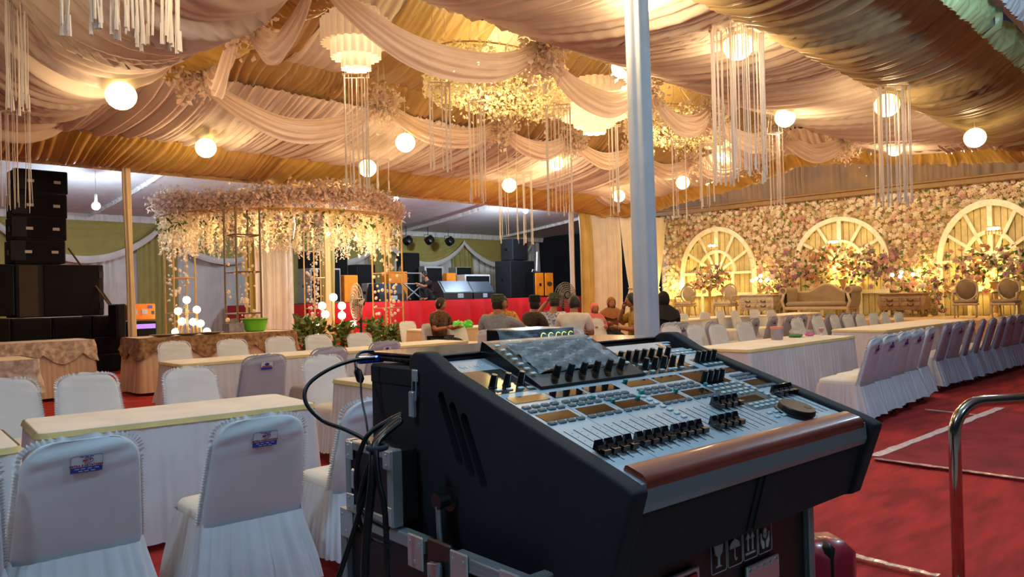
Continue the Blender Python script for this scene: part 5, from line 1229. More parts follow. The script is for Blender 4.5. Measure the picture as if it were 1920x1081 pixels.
# stand and truss bits
tr_ = thing('keyboard_stand', 'folding metal keyboard stand at mid stage', 'stand', atY(778, 562, SYF + .9) * np.array([1, 1, 0]) + np.array([0, 0, STZ]))
for a, b_ in (((-.5, 0, 0), (.4, 0, .62)), ((.4, 0, 0), (-.5, 0, .62)), ((-.55, 0, .62), (.5, 0, .62)), ((.3, 0, 0), (.3, 0, 1.0)), ((-.4, 0, 1.0), (.5, 0, 1.0))): MB().tube([a, b_], .025, 6).build('stand_tube', M_ALU, tr_)
# microphone stand on the orange pair
ms = atY(1006, 505, SYF + .5); t = thing('cymbal_stand', 'pale bent stand sticking up above the orange cabinets', 'stand', (ms[0], ms[1], STZ))
MB().tube([(0, 0, 0), (0, 0, 1.1), (-.25, 0, 1.15), (-.3, 0, 1.0)], .03, 6).build('base_tube', M_ALU, t); MB().tube([(0, 0, 1.1), (.06, 0, 1.9)], .035, 6).build('mast', mat('white_tube', 'dcdcdc', rough=.4), t)
# stage wash lights hanging at the back
for i, (x, y) in enumerate(((763, 452), (804, 451), (842, 453))):
    p = atY(x, y, 25.2); t = thing('stage_light', ('left', 'middle', 'right')[i] + ' round black stage lamp hanging above the stage', 'stage light', p, 0, 'round stage lamps')
    MB().lathe([(.10, .22), (.17, .18), (.19, 0), (.19, -.05), (.16, -.06), (.16, -.03), (.0005, -.03)], n=20, rot=Matrix.Rotation(radians(70), 3, 'X')).build('housing', M_BLACKP, t, smooth=40)
    MB().lathe([(.15, 0), (.15, .02), (.0005, .02)], (0, -.02, -.02), 18, rot=Matrix.Rotation(radians(70), 3, 'X')).build('lens', mat('lens_glass', '55626e', rough=.1, coat=.8), t)
    MB().tube([(-.21, .05, 0), (-.21, .05, .25), (.21, .05, .25), (.21, .05, 0)], .015, 6).build('yoke', M_BLACKP, t); MB().tube([(0, .05, .25), (0, .05, 4.75 - p[2])], .015, 6).build('hanger', M_BLACKP, t)
# LED bulbs in the stage tent
for i, (x, y, Y) in enumerate(((180, 386, 21.0), (741, 371, 19.0), (985, 395, 20.0))):
    p = atY(x, y, Y); t = thing('led_bulb', ('bright cool bulb under the stage tent roof near the line array', 'bright cool bulb over the right end of the flower canopy', 'bright cool bulb above the stage seen through strings')[i], 'lamp', p, 0, 'cool bulbs in the stage tent')
    MB().ball((0, 0, 0), .10, 14, 10).build('bulb', M_LED, t, smooth='all'); MB().tube([(0, 0, .09), (0, 0, .3)], .035, 10).build('socket', M_DRAPEW, t); MB().tube([(0, 0, .3), (0, 0, 5.6 - p[2])], .006, 5).build('cord', M_DRAPEW, t)
    point_light('led_light', (0, 0, -.16), P_LED_STAGE * (.5 if i == 0 else 1.0), COOL, .1, t)
# unseen neighbouring-tent bulbs read off the cool foreground light; rear one added as fill
for i, (x, y, z) in enumerate(((-1.2, 1.7, 4.35), (3.0, 1.5, 4.35), (8.5, .9, 4.35), (.8, -3.2, 4.3))):
    t = thing('led_bulb', ('cool bulb of the neighbouring tent to the left', 'cool bulb of the neighbouring tent in the middle', 'cool bulb of the neighbouring tent to the right', 'cool fill bulb added unseen behind the camera')[i], 'lamp', (x, y, z), 0, 'cool bulbs in the neighbouring tent')
    MB().ball((0, 0, 0), .09, 14, 10).build('bulb', M_LED, t, smooth='all'); MB().tube([(0, 0, .08), (0, 0, .74)], .03, 10).build('socket', M_DRAPEW, t)
    point_light('led_light', (0, 0, -.15), P_LED_NEAR * (.6 if i == 3 else 1), NEARCOOL, .12, t)

# ================================================================ FLOWER CANOPY (gazebo)
gz = thing('flower_canopy', 'round flower canopy on gold lattice posts in front of the stage', 'canopy', (10.2, 18.0, 0))
GC = Vector((10.2, 18.0, 0)); rg2 = random.Random(42)
posts = [(8.0, 15.9), (8.3, 19.9), (12.4, 20.0), (12.2, 16.3)]
def lattice(x, y, sz, m, nm='lattice_post'):
    mb = MB(); s_ = sz / 2
    for a, b_ in ((-s_, -s_), (s_, -s_), (s_, s_), (-s_, s_)): mb.tube([(x + a, y + b_, 0), (x + a, y + b_, 3.5)], .022, 6)
    for z in (.35, 1.2, 2.1, 2.9):
        mb.tube([(x - s_, y - s_, z), (x + s_, y - s_, z), (x + s_, y + s_, z), (x - s_, y + s_, z)], .017, 5, closed=True)
    o = mb.build(nm, m, gz, loc=-GC)
    fl = MB(); pts = []
    for k in range(10):
        px_, py_ = x + rg2.uniform(-s_, s_) * 1.1, y + rg2.uniform(-s_, s_) * 1.1
        for q in range(22): pts.append((px_ + rg2.gauss(0, .025), py_ + rg2.gauss(0, .025), rg2.uniform(.2, 3.3)))
    for p in pts:
        if rg2.random() < .55: fl.ball(p, rg2.uniform(.022, .055), 6, 4)
    f_ = fl.build('hanging_blossoms', M_FLOWERW, gz, loc=-GC, kind='stuff')
for i, (x, y) in enumerate(posts): lattice(x, y, .55, mat('dark_bronze_metal', '6a5844', rough=.5) if i == 0 else M_METALGOLD)
mb = MB(); pts = []
for i in range(17000):
    a = rg2.uniform(0, 2 * pi); rr = 2.75 + rg2.gauss(0, .16); z = 3.78 + rg2.gauss(0, .13) + .10 * sin(a * 3); pts.append((rr * cos(a), rr * sin(a), z))
petals(mb, pts, .058, rg2, 2); mb.build('flower_ring', [cloth('dusty_pampas', 'e0cdbd', translucent=.35), M_FLOWERP], gz, kind='stuff')
ringt = MB()
for rr in (2.45, 2.75, 3.0): ringt.tube([(rr * cos(a), rr * sin(a), 3.5) for a in np.linspace(0, 2 * pi, 49)[:-1]], .02, 5, closed=True)
ringt.build('hoop', M_METALGOLD, gz)
mb = MB(); pts = []
for i in range(420):
    a = rg2.uniform(0, 2 * pi); rr = rg2.uniform(2.2, 2.95); L = rg2.uniform(.35, 1.05); x, y = rr * cos(a), rr * sin(a)
    for k in range(int(L / .045)):
        wd_ = .035 * (1 - .6 * k * .045 / L); pts.append((x + rg2.gauss(0, wd_), y + rg2.gauss(0, wd_), 3.55 - k * .045))
petals(mb, pts, .05, rg2, 1); mb.build('wisteria', cloth('cream_wisteria', 'f3e6c4', translucent=.35), gz, kind='stuff')
mb = MB()
for i in range(500):
    a = rg2.uniform(0, 2 * pi); rr = rg2.uniform(2.3, 3.0); leaf(mb, (rr * cos(a), rr * sin(a), rg2.uniform(3.2, 3.6)), (rg2.gauss(0, 1), rg2.gauss(0, 1), -1), .16, .035, rg2)
mb.build('leaves', M_LEAF, gz, kind='stuff')
point_light('canopy_light', (0.3, -1.6, 2.9), 110, WARM, .2, gz); point_light('canopy_light', (-1.4, -1.2, 2.9), 90, WARM, .2, gz); point_light('canopy_light', (1.8, -.6, 2.9), 80, WARM, .2, gz)
for p in ((0.3, -1.6, 3.08), (-1.4, -1.2, 3.08), (1.8, -.6, 3.08)): MB().ball(p, .05, 10, 8).build('bulb', M_BULB, gz, smooth='all'); MB().tube([p, (p[0], p[1], 3.5)], .01, 5).build('bulb_cord', M_STRING, gz)
# star ornament
s0 = atd(549, 420, 17.5); t = thing('star_ornament', 'faceted teal and white star ornament hanging under the canopy', 'ornament', s0)
mb = MB(); mb.add([(0, 0, .36), (.08, 0, 0), (0, .08, 0), (-.08, 0, 0), (0, -.08, 0), (0, 0, -.36)], [(0, 1, 2), (0, 2, 3), (0, 3, 4), (0, 4, 1), (5, 2, 1), (5, 3, 2), (5, 4, 3), (5, 1, 4)]); mb.build('facets', mat('teal_facets', '9ac0c0', rough=.3, hex2='e8d8d8', scale=12), t)
MB().tube([(0, 0, .36), (0, 0, .7)], .006, 4).build('cord', M_STRING, t)
# inner gold and white curtains of the canopy
for xa, xb, m, lb in ((598, 626, M_OLIVE, 'yellow curtain hanging beside the pole under the canopy'), (470, 546, M_DRAPEW, 'white pleated curtain behind the canopy'), (452, 474, M_OLIVE, 'yellow curtain left of the white canopy curtain')):
    a, b_ = atY(xa, 500, 20.6), atY(xb, 500, 20.6)
    tag(band('curtain', lambda s, a=a, L=b_[0] - a[0]: (a[0] + s * (.8 if m is M_OLIVE and xa > 590 else 1), 20.6, .02), lambda s, a=a: (a[0] + s, 20.6, 3.9), b_[0] - a[0], m, sag=0, amp=.08, lam=.18, seed=xa, nv=6, ds=.02, sagdir=(0, -1, 0)), lb, 'curtain')
# foot lamps
FL = [(350, 562), (334, 583), (369, 580), (341, 602), (362, 603), (376, 606), (329, 622), (388, 621), (625, 557), (604, 573), (610, 589), (641, 573), (641, 591), (661, 608), (598, 624), (592, 609)]
on2 = ['tallest', 'left tall', 'right tall', 'inner left', 'inner middle', 'inner right', 'lowest left', 'lowest right']
for i, (x, y) in enumerate(FL):
    p = atd(x, y, 16.6 if i < 8 else 18.6); t = thing('foot_lamp', on2[i % 8] + ' ball lamp on a stalk ' + ('behind the tan buffet' if i < 8 else 'at the right foot of the flower canopy'), 'lamp', (p[0], p[1], 0), 0, 'ball lamps on stalks')
    MB().ball((0, 0, p[2]), .08 if i < 8 else .095, 12, 8).build('ball_bulb', M_BULB, t, smooth='all'); MB().tube([(0, 0, .01), (0, 0, p[2] - .08)], .022, 6).build('stalk', M_METALGOLD, t); MB().lathe([(.09, 0), (.09, .02), (.02, .03)], n=12).build('foot', M_METALGOLD, t)
for i, (x, d) in enumerate(((360, 16.4), (620, 18.4))): 
    pass
# plants at the canopy foot
for i, (x, y, d, h) in enumerate(((572, 640, 17.6, .9), (640, 640, 17.6, .7), (704, 638, 18.6, .75), (735, 640, 19.0, .6), (586, 648, 17.0, .8))):
    p = atd(x, y, d); t = thing('potted_plant', ('leafy green plant left of the red stage front', 'leafy green plant between the canopy lamps', 'green plant beside the right lattice post', 'small green plant at the red stage foot', 'bushy green plant behind the second-row chairs')[i], 'plant', (p[0], p[1], 0), 0, 'green plants at the canopy foot')
    MB().lathe([(.12, 0), (.16, .22), (.17, .24), (.14, .24)], n=14).build('pot', mat('dark_pot', '3a3028', rough=.7), t, smooth=40); mb = MB(); r3 = random.Random(i)
    for k in range(150): leaf(mb, (r3.gauss(0, .12), r3.gauss(0, .12), .22 + r3.random() * h * .9), (r3.gauss(0, 1), r3.gauss(0, 1), r3.uniform(.1, 1)), .22, .05, r3)
    mb.build('foliage', M_LEAF, t, kind='stuff')
# fans
def fan(p, r, zc, label, rz, m):
    t = thing('pedestal_fan', label, 'fan', (p[0], p[1], 0), rz, 'pedestal fans'); mb = MB(); R = Matrix.Rotation(pi / 2, 3, 'X')
    for k in range(6): rr = r * (.2 + .16 * k); mb.tube([(rr * cos(a), -.10 * (1 - (rr / r) ** 2), zc + rr * sin(a)) for a in np.linspace(0, 2 * pi, 33)[:-1]], .008, 4, closed=True)
    for k in range(28): a = 2 * pi * k / 28; mb.tube([(0, -.1, zc), (r * cos(a), 0, zc + r * sin(a)), (.3 * r * cos(a), .12, zc + .3 * r * sin(a))], .005, 3)
    mb.build('cage', m, t)
    for k in range(3):
        a = 2 * pi * k / 3; b_ = MB(); b_.grid(lambda u, v, a=a: ((.1 + u * .85) * r * cos(a + .5 * (v - .5) * (1 - .3 * u)), .03 + .06 * (v - .5), zc + (.1 + u * .85) * r * sin(a + .5 * (v - .5) * (1 - .3 * u))), 6, 4); b_.build('blade', m, t, smooth='all')
    MB().tube([(0, -.08, zc), (0, .18, zc)], .09, 12).build('motor', M_BLACKP, t); MB().tube([(0, .1, zc), (0, .1, .05)], .03, 8).build('post', M_BLACKP, t); MB().lathe([(.28, 0), (.28, .03), (.05, .06)], (0, .1, 0), 20).build('base', M_BLACKP, t)
fan(atd(668, 560, 18.2), .45, atd(668, 566, 18.2)[2], 'white pedestal fan beside the canopy lattice', radians(-105), mat('pale_fan_wire', 'cfc4b4', rough=.4))
fan(atd(1060, 552, 17.5), .29, atd(1057, 553, 17.5)[2], 'grey pedestal fan behind the man in the white shirt', radians(-15), mat('grey_fan_wire', '7c7a7a', rough=.4))
tb = atd(1000, 602, 15.2)

# ================================================================ FLOWER WALL FURNITURE
PZ = .54
def fx(x, y, X): p = atX(x, y, X); return p
M_TAUPE = mat('taupe_velvet', '8d7456', rough=.8, sheen=.3); M_FRAMEB = mat('carved_beige_wood', 'b59c7c', rough=.5); M_LINEN = mat('pale_linen', 'c7b49a', rough=.85)
def louis(x, y0, y1, X, label, m, rz):
    p = fx(x, y1, X); h = fx(x, y0, X)[2] - PZ
    t = thing('oval_back_chair', label, 'chair', (X, p[1], PZ), rz, 'oval-back armchairs on the platform'); S_ = h / 1.0
    def P3(a): return Vector(a) * S_
    bk = MB(); bk.lathe([(.0005, -.03), (.2, -.03), (.235, -.01), (.2, .03), (.0005, .04)], P3((0, -.24, .74)), 20, rot=Matrix.Rotation(radians(80), 3, 'X'), sy=1.12); bk.build('back_cushion', m, t, smooth=50)
    MB().tube([P3((.255 * cos(a), -.25 + .04 * (1 - sin(a)), .74 + .285 * sin(a))) for a in np.linspace(0, 2 * pi, 25)[:-1]], .028, 8, closed=True).build('back_frame', M_FRAMEB, t, smooth='all')
    MB().box(P3((0, .02, .43)), P3((.56, .54, .11)), bev=.045).build('seat', m, t, smooth=60); MB().box(P3((0, .02, .36)), P3((.58, .56, .06)), bev=.015).build('seat_rail', M_FRAMEB, t)
    for sx in (-1, 1):
        MB().tube([P3((sx * .25, .25, .36)), P3((sx * .26, .28, .2)), P3((sx * .24, .27, 0))], [.032, .026, .016], 8).build('leg', M_FRAMEB, t, smooth='all')
        MB().tube([P3((sx * .22, -.2, .36)), P3((sx * .22, -.24, .18)), P3((sx * .22, -.3, 0))], [.03, .025, .018], 8).build('leg', M_FRAMEB, t, smooth='all')
        MB().tube([P3((sx * .25, -.22, .66)), P3((sx * .30, .0, .66)), P3((sx * .29, .16, .64)), P3((sx * .27, .14, .42))], [.022, .028, .03, .024], 8).build('armrest', M_FRAMEB, t, smooth='all')
        MB().tube([P3((sx * .18, -.23, .52)), P3((sx * .2, -.22, .4))], .025, 6).build('back_support', M_FRAMEB, t)
RZC = radians(90)
louis(1286, 536, 592, 23.6, 'leftmost pale oval-back chair beside the left arched window', M_LINEN, RZC + .1); louis(1362, 534, 592, 23.6, 'pale oval-back chair in front of the left arched window, nearer the chest', M_LINEN, RZC - .1)
louis(1812, 525, 594, 23.4, 'brown oval-back chair left of the pair under the right arched window', M_TAUPE, RZC + .15); louis(1888, 523, 596, 23.4, 'brown oval-back chair right of the pair at the right edge', M_TAUPE, RZC - .1)
# settee
p0, p1 = fx(1474, 585, 23.6), fx(1608, 585, 23.6); yc = (p0[1] + p1[1]) / 2; Lw = abs(p0[1] - p1[1]); hb = fx(1545, 534, 23.6)[2] - PZ
t = thing('settee', 'brown camel-back settee with scrolled arms before the middle arched window', 'sofa', (23.6, yc, PZ), RZC)
def cam(u, v):
    x = (u - .5) * Lw * .86; z = .42 + (hb * .74 - .42 + hb * .26 * (.5 + .5 * cos(min(1, abs(u - .5) / .34) * pi))) * v; return (x, -.32 - .14 * v, z)
mb = MB(); mb.grid(cam, 40, 8); mb.grid(lambda u, v: tuple(Vector(cam(u, v)) + Vector((0, -.12, 0))), 40, 8); mb.grid(lambda u, v: tuple(Vector(cam(u, 1)) + Vector((0, -.12 * v, .04 * sin(pi * v)))), 40, 4); mb.build('backrest', M_TAUPE, t, smooth=60)
MB().tube([Vector(cam(u, 1)) + Vector((0, -.04, .02)) for u in np.linspace(0, 1, 30)], .045, 8).build('crest_rail', M_FRAMEB, t, smooth='all')
MB().box((0, .05, .40), (Lw * .86, .74, .16), bev=.06).build('seat', M_TAUPE, t, smooth=60); MB().box((0, .05, .28), (Lw * .9, .76, .1), bev=.02).build('seat_rail', M_FRAMEB, t)
for sx in (-1, 1):
    a_ = MB(); a_.grid(lambda u, v, sx=sx: (sx * (Lw * .43 + .06 + .06 * sin(2.6 * v)), -.4 + .78 * u, .3 + .52 * v), 6, 8); a_.grid(lambda u, v, sx=sx: (sx * (Lw * .43 - .06 + .0 * v), -.4 + .78 * u, .3 + .52 * v), 6, 8); a_.tube([(sx * (Lw * .43 + .05), -.42, .82), (sx * (Lw * .43 + .05), .4, .82)], .11, 12); a_.build('arm', M_TAUPE, t, smooth=60)
    f_ = MB(); f_.tube([(sx * (Lw * .43 + .05 + .1 * cos(a)), .41, .82 + .1 * sin(a)) for a in np.linspace(0, 2 * pi, 17)[:-1]], .025, 6, closed=True); f_.tube([(sx * (Lw * .43 + .03), .41, .72), (sx * (Lw * .43 + .09), .41, .5), (sx * (Lw * .43 + .02), .41, .3), (sx * (Lw * .43 + .04), .42, 0)], .045, 8); f_.build('arm_scroll', M_FRAMEB, t, smooth='all')
    MB().tube([(sx * Lw * .42, -.34, .3), (sx * Lw * .43, -.42, 0)], .04, 8).build('leg', M_FRAMEB, t)
# chests of drawers
def chest(x0, x1, y0, label, m, X=23.9):
    a, b_ = fx(x0, 590, X), fx(x1, 590, X); w_ = abs(a[1] - b_[1]); h = fx((x0 + x1) / 2, y0, X)[2] - PZ; yc_ = (a[1] + b_[1]) / 2
    t = thing('chest_of_drawers', label, 'chest', (X, yc_, PZ), RZC, 'carved chests beside the settee')
    MB().grid(lambda u, v: ((w_ / 2 + .05 * sin(pi * v)) * math.copysign(min(1, abs(cos(2 * pi * u)) * 1.5), cos(2 * pi * u)), (.26 + .05 * sin(pi * v)) * math.copysign(min(1, abs(sin(2 * pi * u)) * 1.5), sin(2 * pi * u)), .2 + (h - .24) * v), 32, 8, closeu=True).build('body', m, t, smooth=40)
    MB().box((0, 0, h - .02), (w_ * 1.08, .62, .05), bev=.02).build('top_board', m, t)
    for k in range(2):
        for s_ in (-1, 1):
            d_ = MB().box((s_ * w_ * .24, .30, .3 + k * (h - .42) * .5 + .08), (w_ * .44, .05, (h - .42) * .44), bev=.012).build('drawer', m, t); MB().tube([(s_ * w_ * .24 + .08 * cos(a), .345, .38 + k * (h - .42) * .5 - .05 * sin(a)) for a in np.linspace(0, pi, 9)], .014, 6).build('handle', mat('dark_brass', '4a3620', rough=.4, metal=.7), d_)
    for sx in (-1, 1):
        for sy in (-1, 1): MB().tube([(sx * w_ * .45, sy * .2, .25), (sx * w_ * .5, sy * .24, .12), (sx * w_ * .44, sy * .2, 0)], [.05, .035, .03], 8).build('leg', m, t, smooth='all')
    return t, (X, yc_, PZ + h)
M_CHESTW = mat('distressed_white_wood', 'cdbda6', rough=.6, hex2='a8937a', scale=9)
c1, top1 = chest(1397, 1456, 552, 'pale painted chest of drawers left of the settee', M_CHESTW); c2, top2 = chest(1656, 1736, 549, 'brown carved chest of drawers right of the settee', mat('brown_carved_wood', '9a7a58', rough=.6, hex2='7d5f42', scale=9))
# candelabras
for i, (top, pxs) in enumerate(((top1, ((1410, 526), (1418, 522), (1426, 517), (1426, 526), (1438, 524))), (top2, ((1673, 515), (1690, 510), (1688, 518), (1712, 514)))) ):
    t = thing('candelabra', ('lit candelabra on the pale chest left of the settee', 'lit candelabra on the brown chest right of the settee')[i], 'candelabra', top, 0, 'candelabras on the chests')
    MB().lathe([(.12, 0), (.1, .03), (.02, .05), (.02, .35)], n=14).build('stem', M_METALGOLD, t, smooth=40)
    for x, y in pxs:
        p = fx(x, y, top[0]) - np.array(top); MB().tube([(0, 0, .3), (0, p[1] * .6, p[2] * .55), (0, p[1], p[2] - .05)], .012, 6).build('arm', M_METALGOLD, t, smooth='all'); MB().ball((0, p[1], p[2]), .055, 10, 8).build('bulb', M_BULB, t, smooth='all')
# bouquets
FMX = [M_FLOWERP, cloth('pink_petals', 'dca6a0', translucent=.3), cloth('mauve_petals', 'b98aa2', translucent=.3), M_FLOWERW, cloth('peach_petals', 'e6b28c', translucent=.3)]
def bouquet(x, y, wpx, hpx, X, n, label, seed, stand=True):
    c_ = fx(x, y, X); r3 = random.Random(seed); k = X / 1440 / .85; wy, hz = wpx * k * .55, hpx * k * .45
    t = thing('bouquet', label, 'flowers', (X, c_[1], PZ), 0, 'bouquets before the flower wall'); mb = MB(); lf = MB()
    for i in range(n):
        q = Vector((r3.gauss(0, .16), max(-1, min(1, r3.gauss(0, .5))) * wy, max(-1, min(1, r3.gauss(0, .5))) * hz + c_[2] - PZ)); rr = r3.uniform(.06, .12); R = ROS[r3.randrange(4)]; Rm = Matrix.Rotation(r3.gauss(0, .8), 3, 'Y') @ Matrix.Rotation(r3.gauss(0, .8), 3, 'Z') @ Matrix.Rotation(r3.uniform(0, 6), 3, 'X'); mb.add([Rm @ (Vector(v) * rr) + q for v in R.v], R.f, int((q.y / wy + 1) * 3 + r3.random() * 2) % 5)
        if r3.random() < .6: leaf(lf, q, (-.3 + r3.gauss(0, .5), r3.gauss(0, 1), r3.gauss(0, 1)), .2, .05, r3)
    mb.build('blossoms', FMX, t, kind='stuff'); lf.build('leaves', M_LEAF, t, kind='stuff')
    if stand: MB().lathe([(.16, 0), (.14, .05), (.05, .1), (.05, max(.2, c_[2] - PZ - hz)), (.16, max(.25, c_[2] - PZ - hz * .6))], n=14).build('stand', M_METALGOLD, t, smooth=40)
bouquet(1330, 523, 68, 50, 24.3, 150, 'mauve and peach bouquet before the left arched window', 1); bouquet(1580, 500, 190, 70, 24.5, 520, 'long bed of pink and cream flowers behind the settee', 2); bouquet(1866, 502, 110, 70, 24.2, 240, 'pink bouquet before the right arched window', 3); bouquet(1452, 530, 40, 60, 24.5, 110, 'pink flowers beside the pale chest', 4); bouquet(1735, 535, 60, 80, 24.5, 150, 'cream flowers right of the brown chest', 5)
# yellow floodlights
for i, (x, y, pw) in enumerate(((1331, 550, 1.0), (1447, 552, .8), (1567, 532, 1.2), (1600, 535, 1.0), (1725, 545, .8), (1857, 548, 1.1), (1262, 560, .9))):
    p = fx(x, y, 24.62); t = thing('yellow_lamp', ('yellow lamp under the left bouquet', 'yellow lamp behind the pale chest', 'left yellow lamp behind the settee', 'right yellow lamp behind the settee', 'yellow lamp behind the brown chest', 'yellow lamp under the right bouquet', 'yellow lamp at the left foot of the flower wall')[i], 'lamp', p, 0, 'yellow lamps lighting the flower wall')
    MB().lathe([(.16, 0), (.12, .26), (.11, .26)], n=16).build('shade', glow('lit_yellow_shade', 'ffd860', 1.6, (1, .66, .10)), t, smooth=40); MB().tube([(0, 0, -max(.1, p[2] - PZ)), (0, 0, .02)], .03, 8).build('stem', M_METALGOLD, t)
    point_light('yellow_light', (-.05, 0, .45), P_FLOOD * pw, (1, .74, .22), .12, t)
# little chandeliers in the arches
for i, (x, y) in enumerate(((1335, 462), (1562, 455), (1863, 430))):
    p = fx(x, y, 24.7); t = thing('bird_cage_chandelier', ('small crystal chandelier in the left arch', 'small crystal chandelier in the middle arch', 'small crystal chandelier in the right arch')[i], 'chandelier', p, 0, 'small chandeliers in the arches')
    mb = MB()
    for z, r_ in ((.08, .16), (-.05, .2)): mb.tube([(r_ * cos(a), r_ * sin(a), z) for a in np.linspace(0, 2 * pi, 17)[:-1]], .01, 5, closed=True)
    for k in range(14): a = 2 * pi * k / 14; mb.tube([(.16 * cos(a), .16 * sin(a), .08), (.2 * cos(a), .2 * sin(a), -.05), (.2 * cos(a), .2 * sin(a), -.14)], .008, 4)
    mb.build('cage', M_METALGOLD, t); 
    for k in range(4): a = 2 * pi * k / 4; MB().ball((.1 * cos(a), .1 * sin(a), .03), .045, 8, 6).build('bulb', M_BULB, t, smooth='all')
    MB().tube([(0, 0, .05), (0, 0, .6)], .008, 5).build('chain', M_METALGOLD, t)

# ================================================================ THINGS ON TABLES
def on(x, y, z=.757): return atz(x, y, z)
p = on(1457, 636); t = thing('snack_jar', 'clear jar of grey snacks with a pink lid on the white table', 'jar', p)
MB().lathe([(.075, 0), (.08, .01), (.085, .15), (.085, .155)], n=20).build('jar_body', mat('smoky_clear_plastic', 'c9c0c8', rough=.15, alpha=.5), t, smooth=40); MB().lathe([(.07, .008), (.075, .13), (.0005, .135)], n=16).build('snacks', mat('lilac_grey_snacks', '6e6474', rough=.9, hex2='a79aa8', scale=40, bump=.8, bscale=30), t); MB().lathe([(.09, .15), (.09, .175), (.0005, .175)], n=20).build('lid', mat('coral_pink_lid', 'e08a7a', rough=.4), t, smooth=40)
p = on(1492, 631); t = thing('snack_box', 'clear domed box with a green base on the white table', 'box', p, rotz=.3); MB().box((0, 0, .02), (.24, .18, .035), bev=.015).build('green_base', mat('green_plastic', '2fae6a', rough=.4), t); MB().box((0, 0, .075), (.22, .16, .08), bev=.03).build('clear_lid', mat('clear_lid_plastic', 'e4dcd8', rough=.1, alpha=.35), t)
p = on(1518, 629); t = thing('snack_box', 'small pink container beside the green box', 'box', p); MB().box((0, 0, .02), (.12, .1, .04), bev=.012).build('pink_base', mat('pink_plastic', 'e070b0', rough=.4), t); MB().box((0, 0, .065), (.11, .09, .05), bev=.02).build('clear_lid', mat('clear_lid_plastic', 'e4dcd8'), t)
p = on(1540, 628); t = thing('tea_glass', 'glass of red tea on the white table', 'glass', p); MB().lathe([(.03, 0), (.03, .006), (.008, .012), (.01, .03), (.035, .06), (.042, .12), (.040, .12), (.03, .06)], n=18).build('glass', mat('clear_glass', 'f0e8e4', rough=.05, alpha=.3), t, smooth=40); MB().lathe([(.008, .035), (.032, .06), (.037, .095), (.0005, .095)], n=16).build('tea', mat('red_brown_tea', 'a03010', rough=.1), t, smooth=40)
p = on(832, 616); t = thing('lunch_box', 'green-lidded clear box on the guests table', 'box', p + np.array([0, 0, .0])); MB().box((0, 0, .10), (.24, .2, .18), bev=.02).build('box_body', mat('khaki_clear_plastic', 'a8a880', rough=.3, alpha=.8), t); MB().box((0, 0, .205), (.27, .23, .04), bev=.012).build('lid', mat('lime_lid', '8fe08a', rough=.4), t)
for i, (x, y, s_) in enumerate(((858, 616, .2), (878, 614, .16))):
    p = on(x, y); t = thing('plastic_bag', ('flat bright green bag beside the lunch box', 'crumpled bright green bag near the grey shirt')[i], 'bag', p); mb = MB(); r3 = random.Random(i)
    mb.ball((0, 0, s_ * .35), s_ * .8, 14, 10, sc3=(1, .7, .45 if i == 0 else .7)); mb.v = [(a * (1 + r3.uniform(-.25, .25)), b_ * (1 + r3.uniform(-.25, .25)), max(0, c_ * (1 + r3.uniform(-.2, .3)))) for a, b_, c_ in mb.v]; mb.build('bag_body', mat('bright_green_plastic', '5fe04a', rough=.35), t); MB().tube([(0, 0, s_ * .6), (.04, 0, s_ * .95)], [.05, .01], 6).build('bag_knot', mat('bright_green_plastic', '5fe04a'), t)
bp = Vector((pa[0] + 1.25, pa[1] + .55, .905))
def onbuf(x, y): return atz(x, y, .906)
for i, (x, y, w_) in enumerate(((301, 634, .26), (336, 633, .3), (366, 632, .28))):
    p = Vector((bp.x - .95 + i * .4, bp.y - .25, .908)); t = thing('serving_platter', ('left', 'middle', 'right')[i] + ' oval platter on the tan buffet', 'platter', p, 0, 'platters on the tan buffet'); MB().lathe([(.08, 0), (.12, .008), (.19, .035), (.185, .037), (.11, .014), (.0005, .012)], n=24, sx=1.2).build('dish', mat('brown_enamel', '8a6f58', rough=.4), t, smooth=40)
p = Vector((bp.x + .75, bp.y - .1, .906)); t = thing('basin', 'bright green plastic basin on the tan buffet', 'basin', p); MB().lathe([(.15, 0), (.18, .02), (.225, .22), (.245, .225), (.245, .235), (.215, .23), (.17, .03), (.0005, .025)], n=28).build('bowl', mat('lime_plastic', '6cc02c', rough=.35), t, smooth=40); MB().tube([(.245 * cos(a), .245 * sin(a), .232) for a in np.linspace(0, 6.28, 25)[:-1]], .01, 6, closed=True).build('rim', mat('lime_plastic', '6cc02c'), t, smooth='all')
p = Vector((bp.x + .36, bp.y - .05, .906)); t = thing('cardboard_box', 'grey printed carton beside the green basin', 'box', p, .1); MB().box((0, 0, .085), (.3, .22, .17), bev=.004).build('carton', mat('grey_print_carton', '9b95a0', rough=.7, hex2='7a7488', scale=14), t); MB().add([(-.15, -.11, .17), (.0, -.11, .17), (-.02, -.16, .26), (-.15, -.15, .25), (-.15, -.113, .17), (.0, -.113, .17), (-.02, -.163, .26), (-.15, -.153, .25)], [(0, 1, 2, 3), (4, 7, 6, 5), (0, 4, 5, 1), (1, 5, 6, 2), (2, 6, 7, 3), (3, 7, 4, 0)]).build('flap', mat('grey_print_carton', '9b95a0'), t)
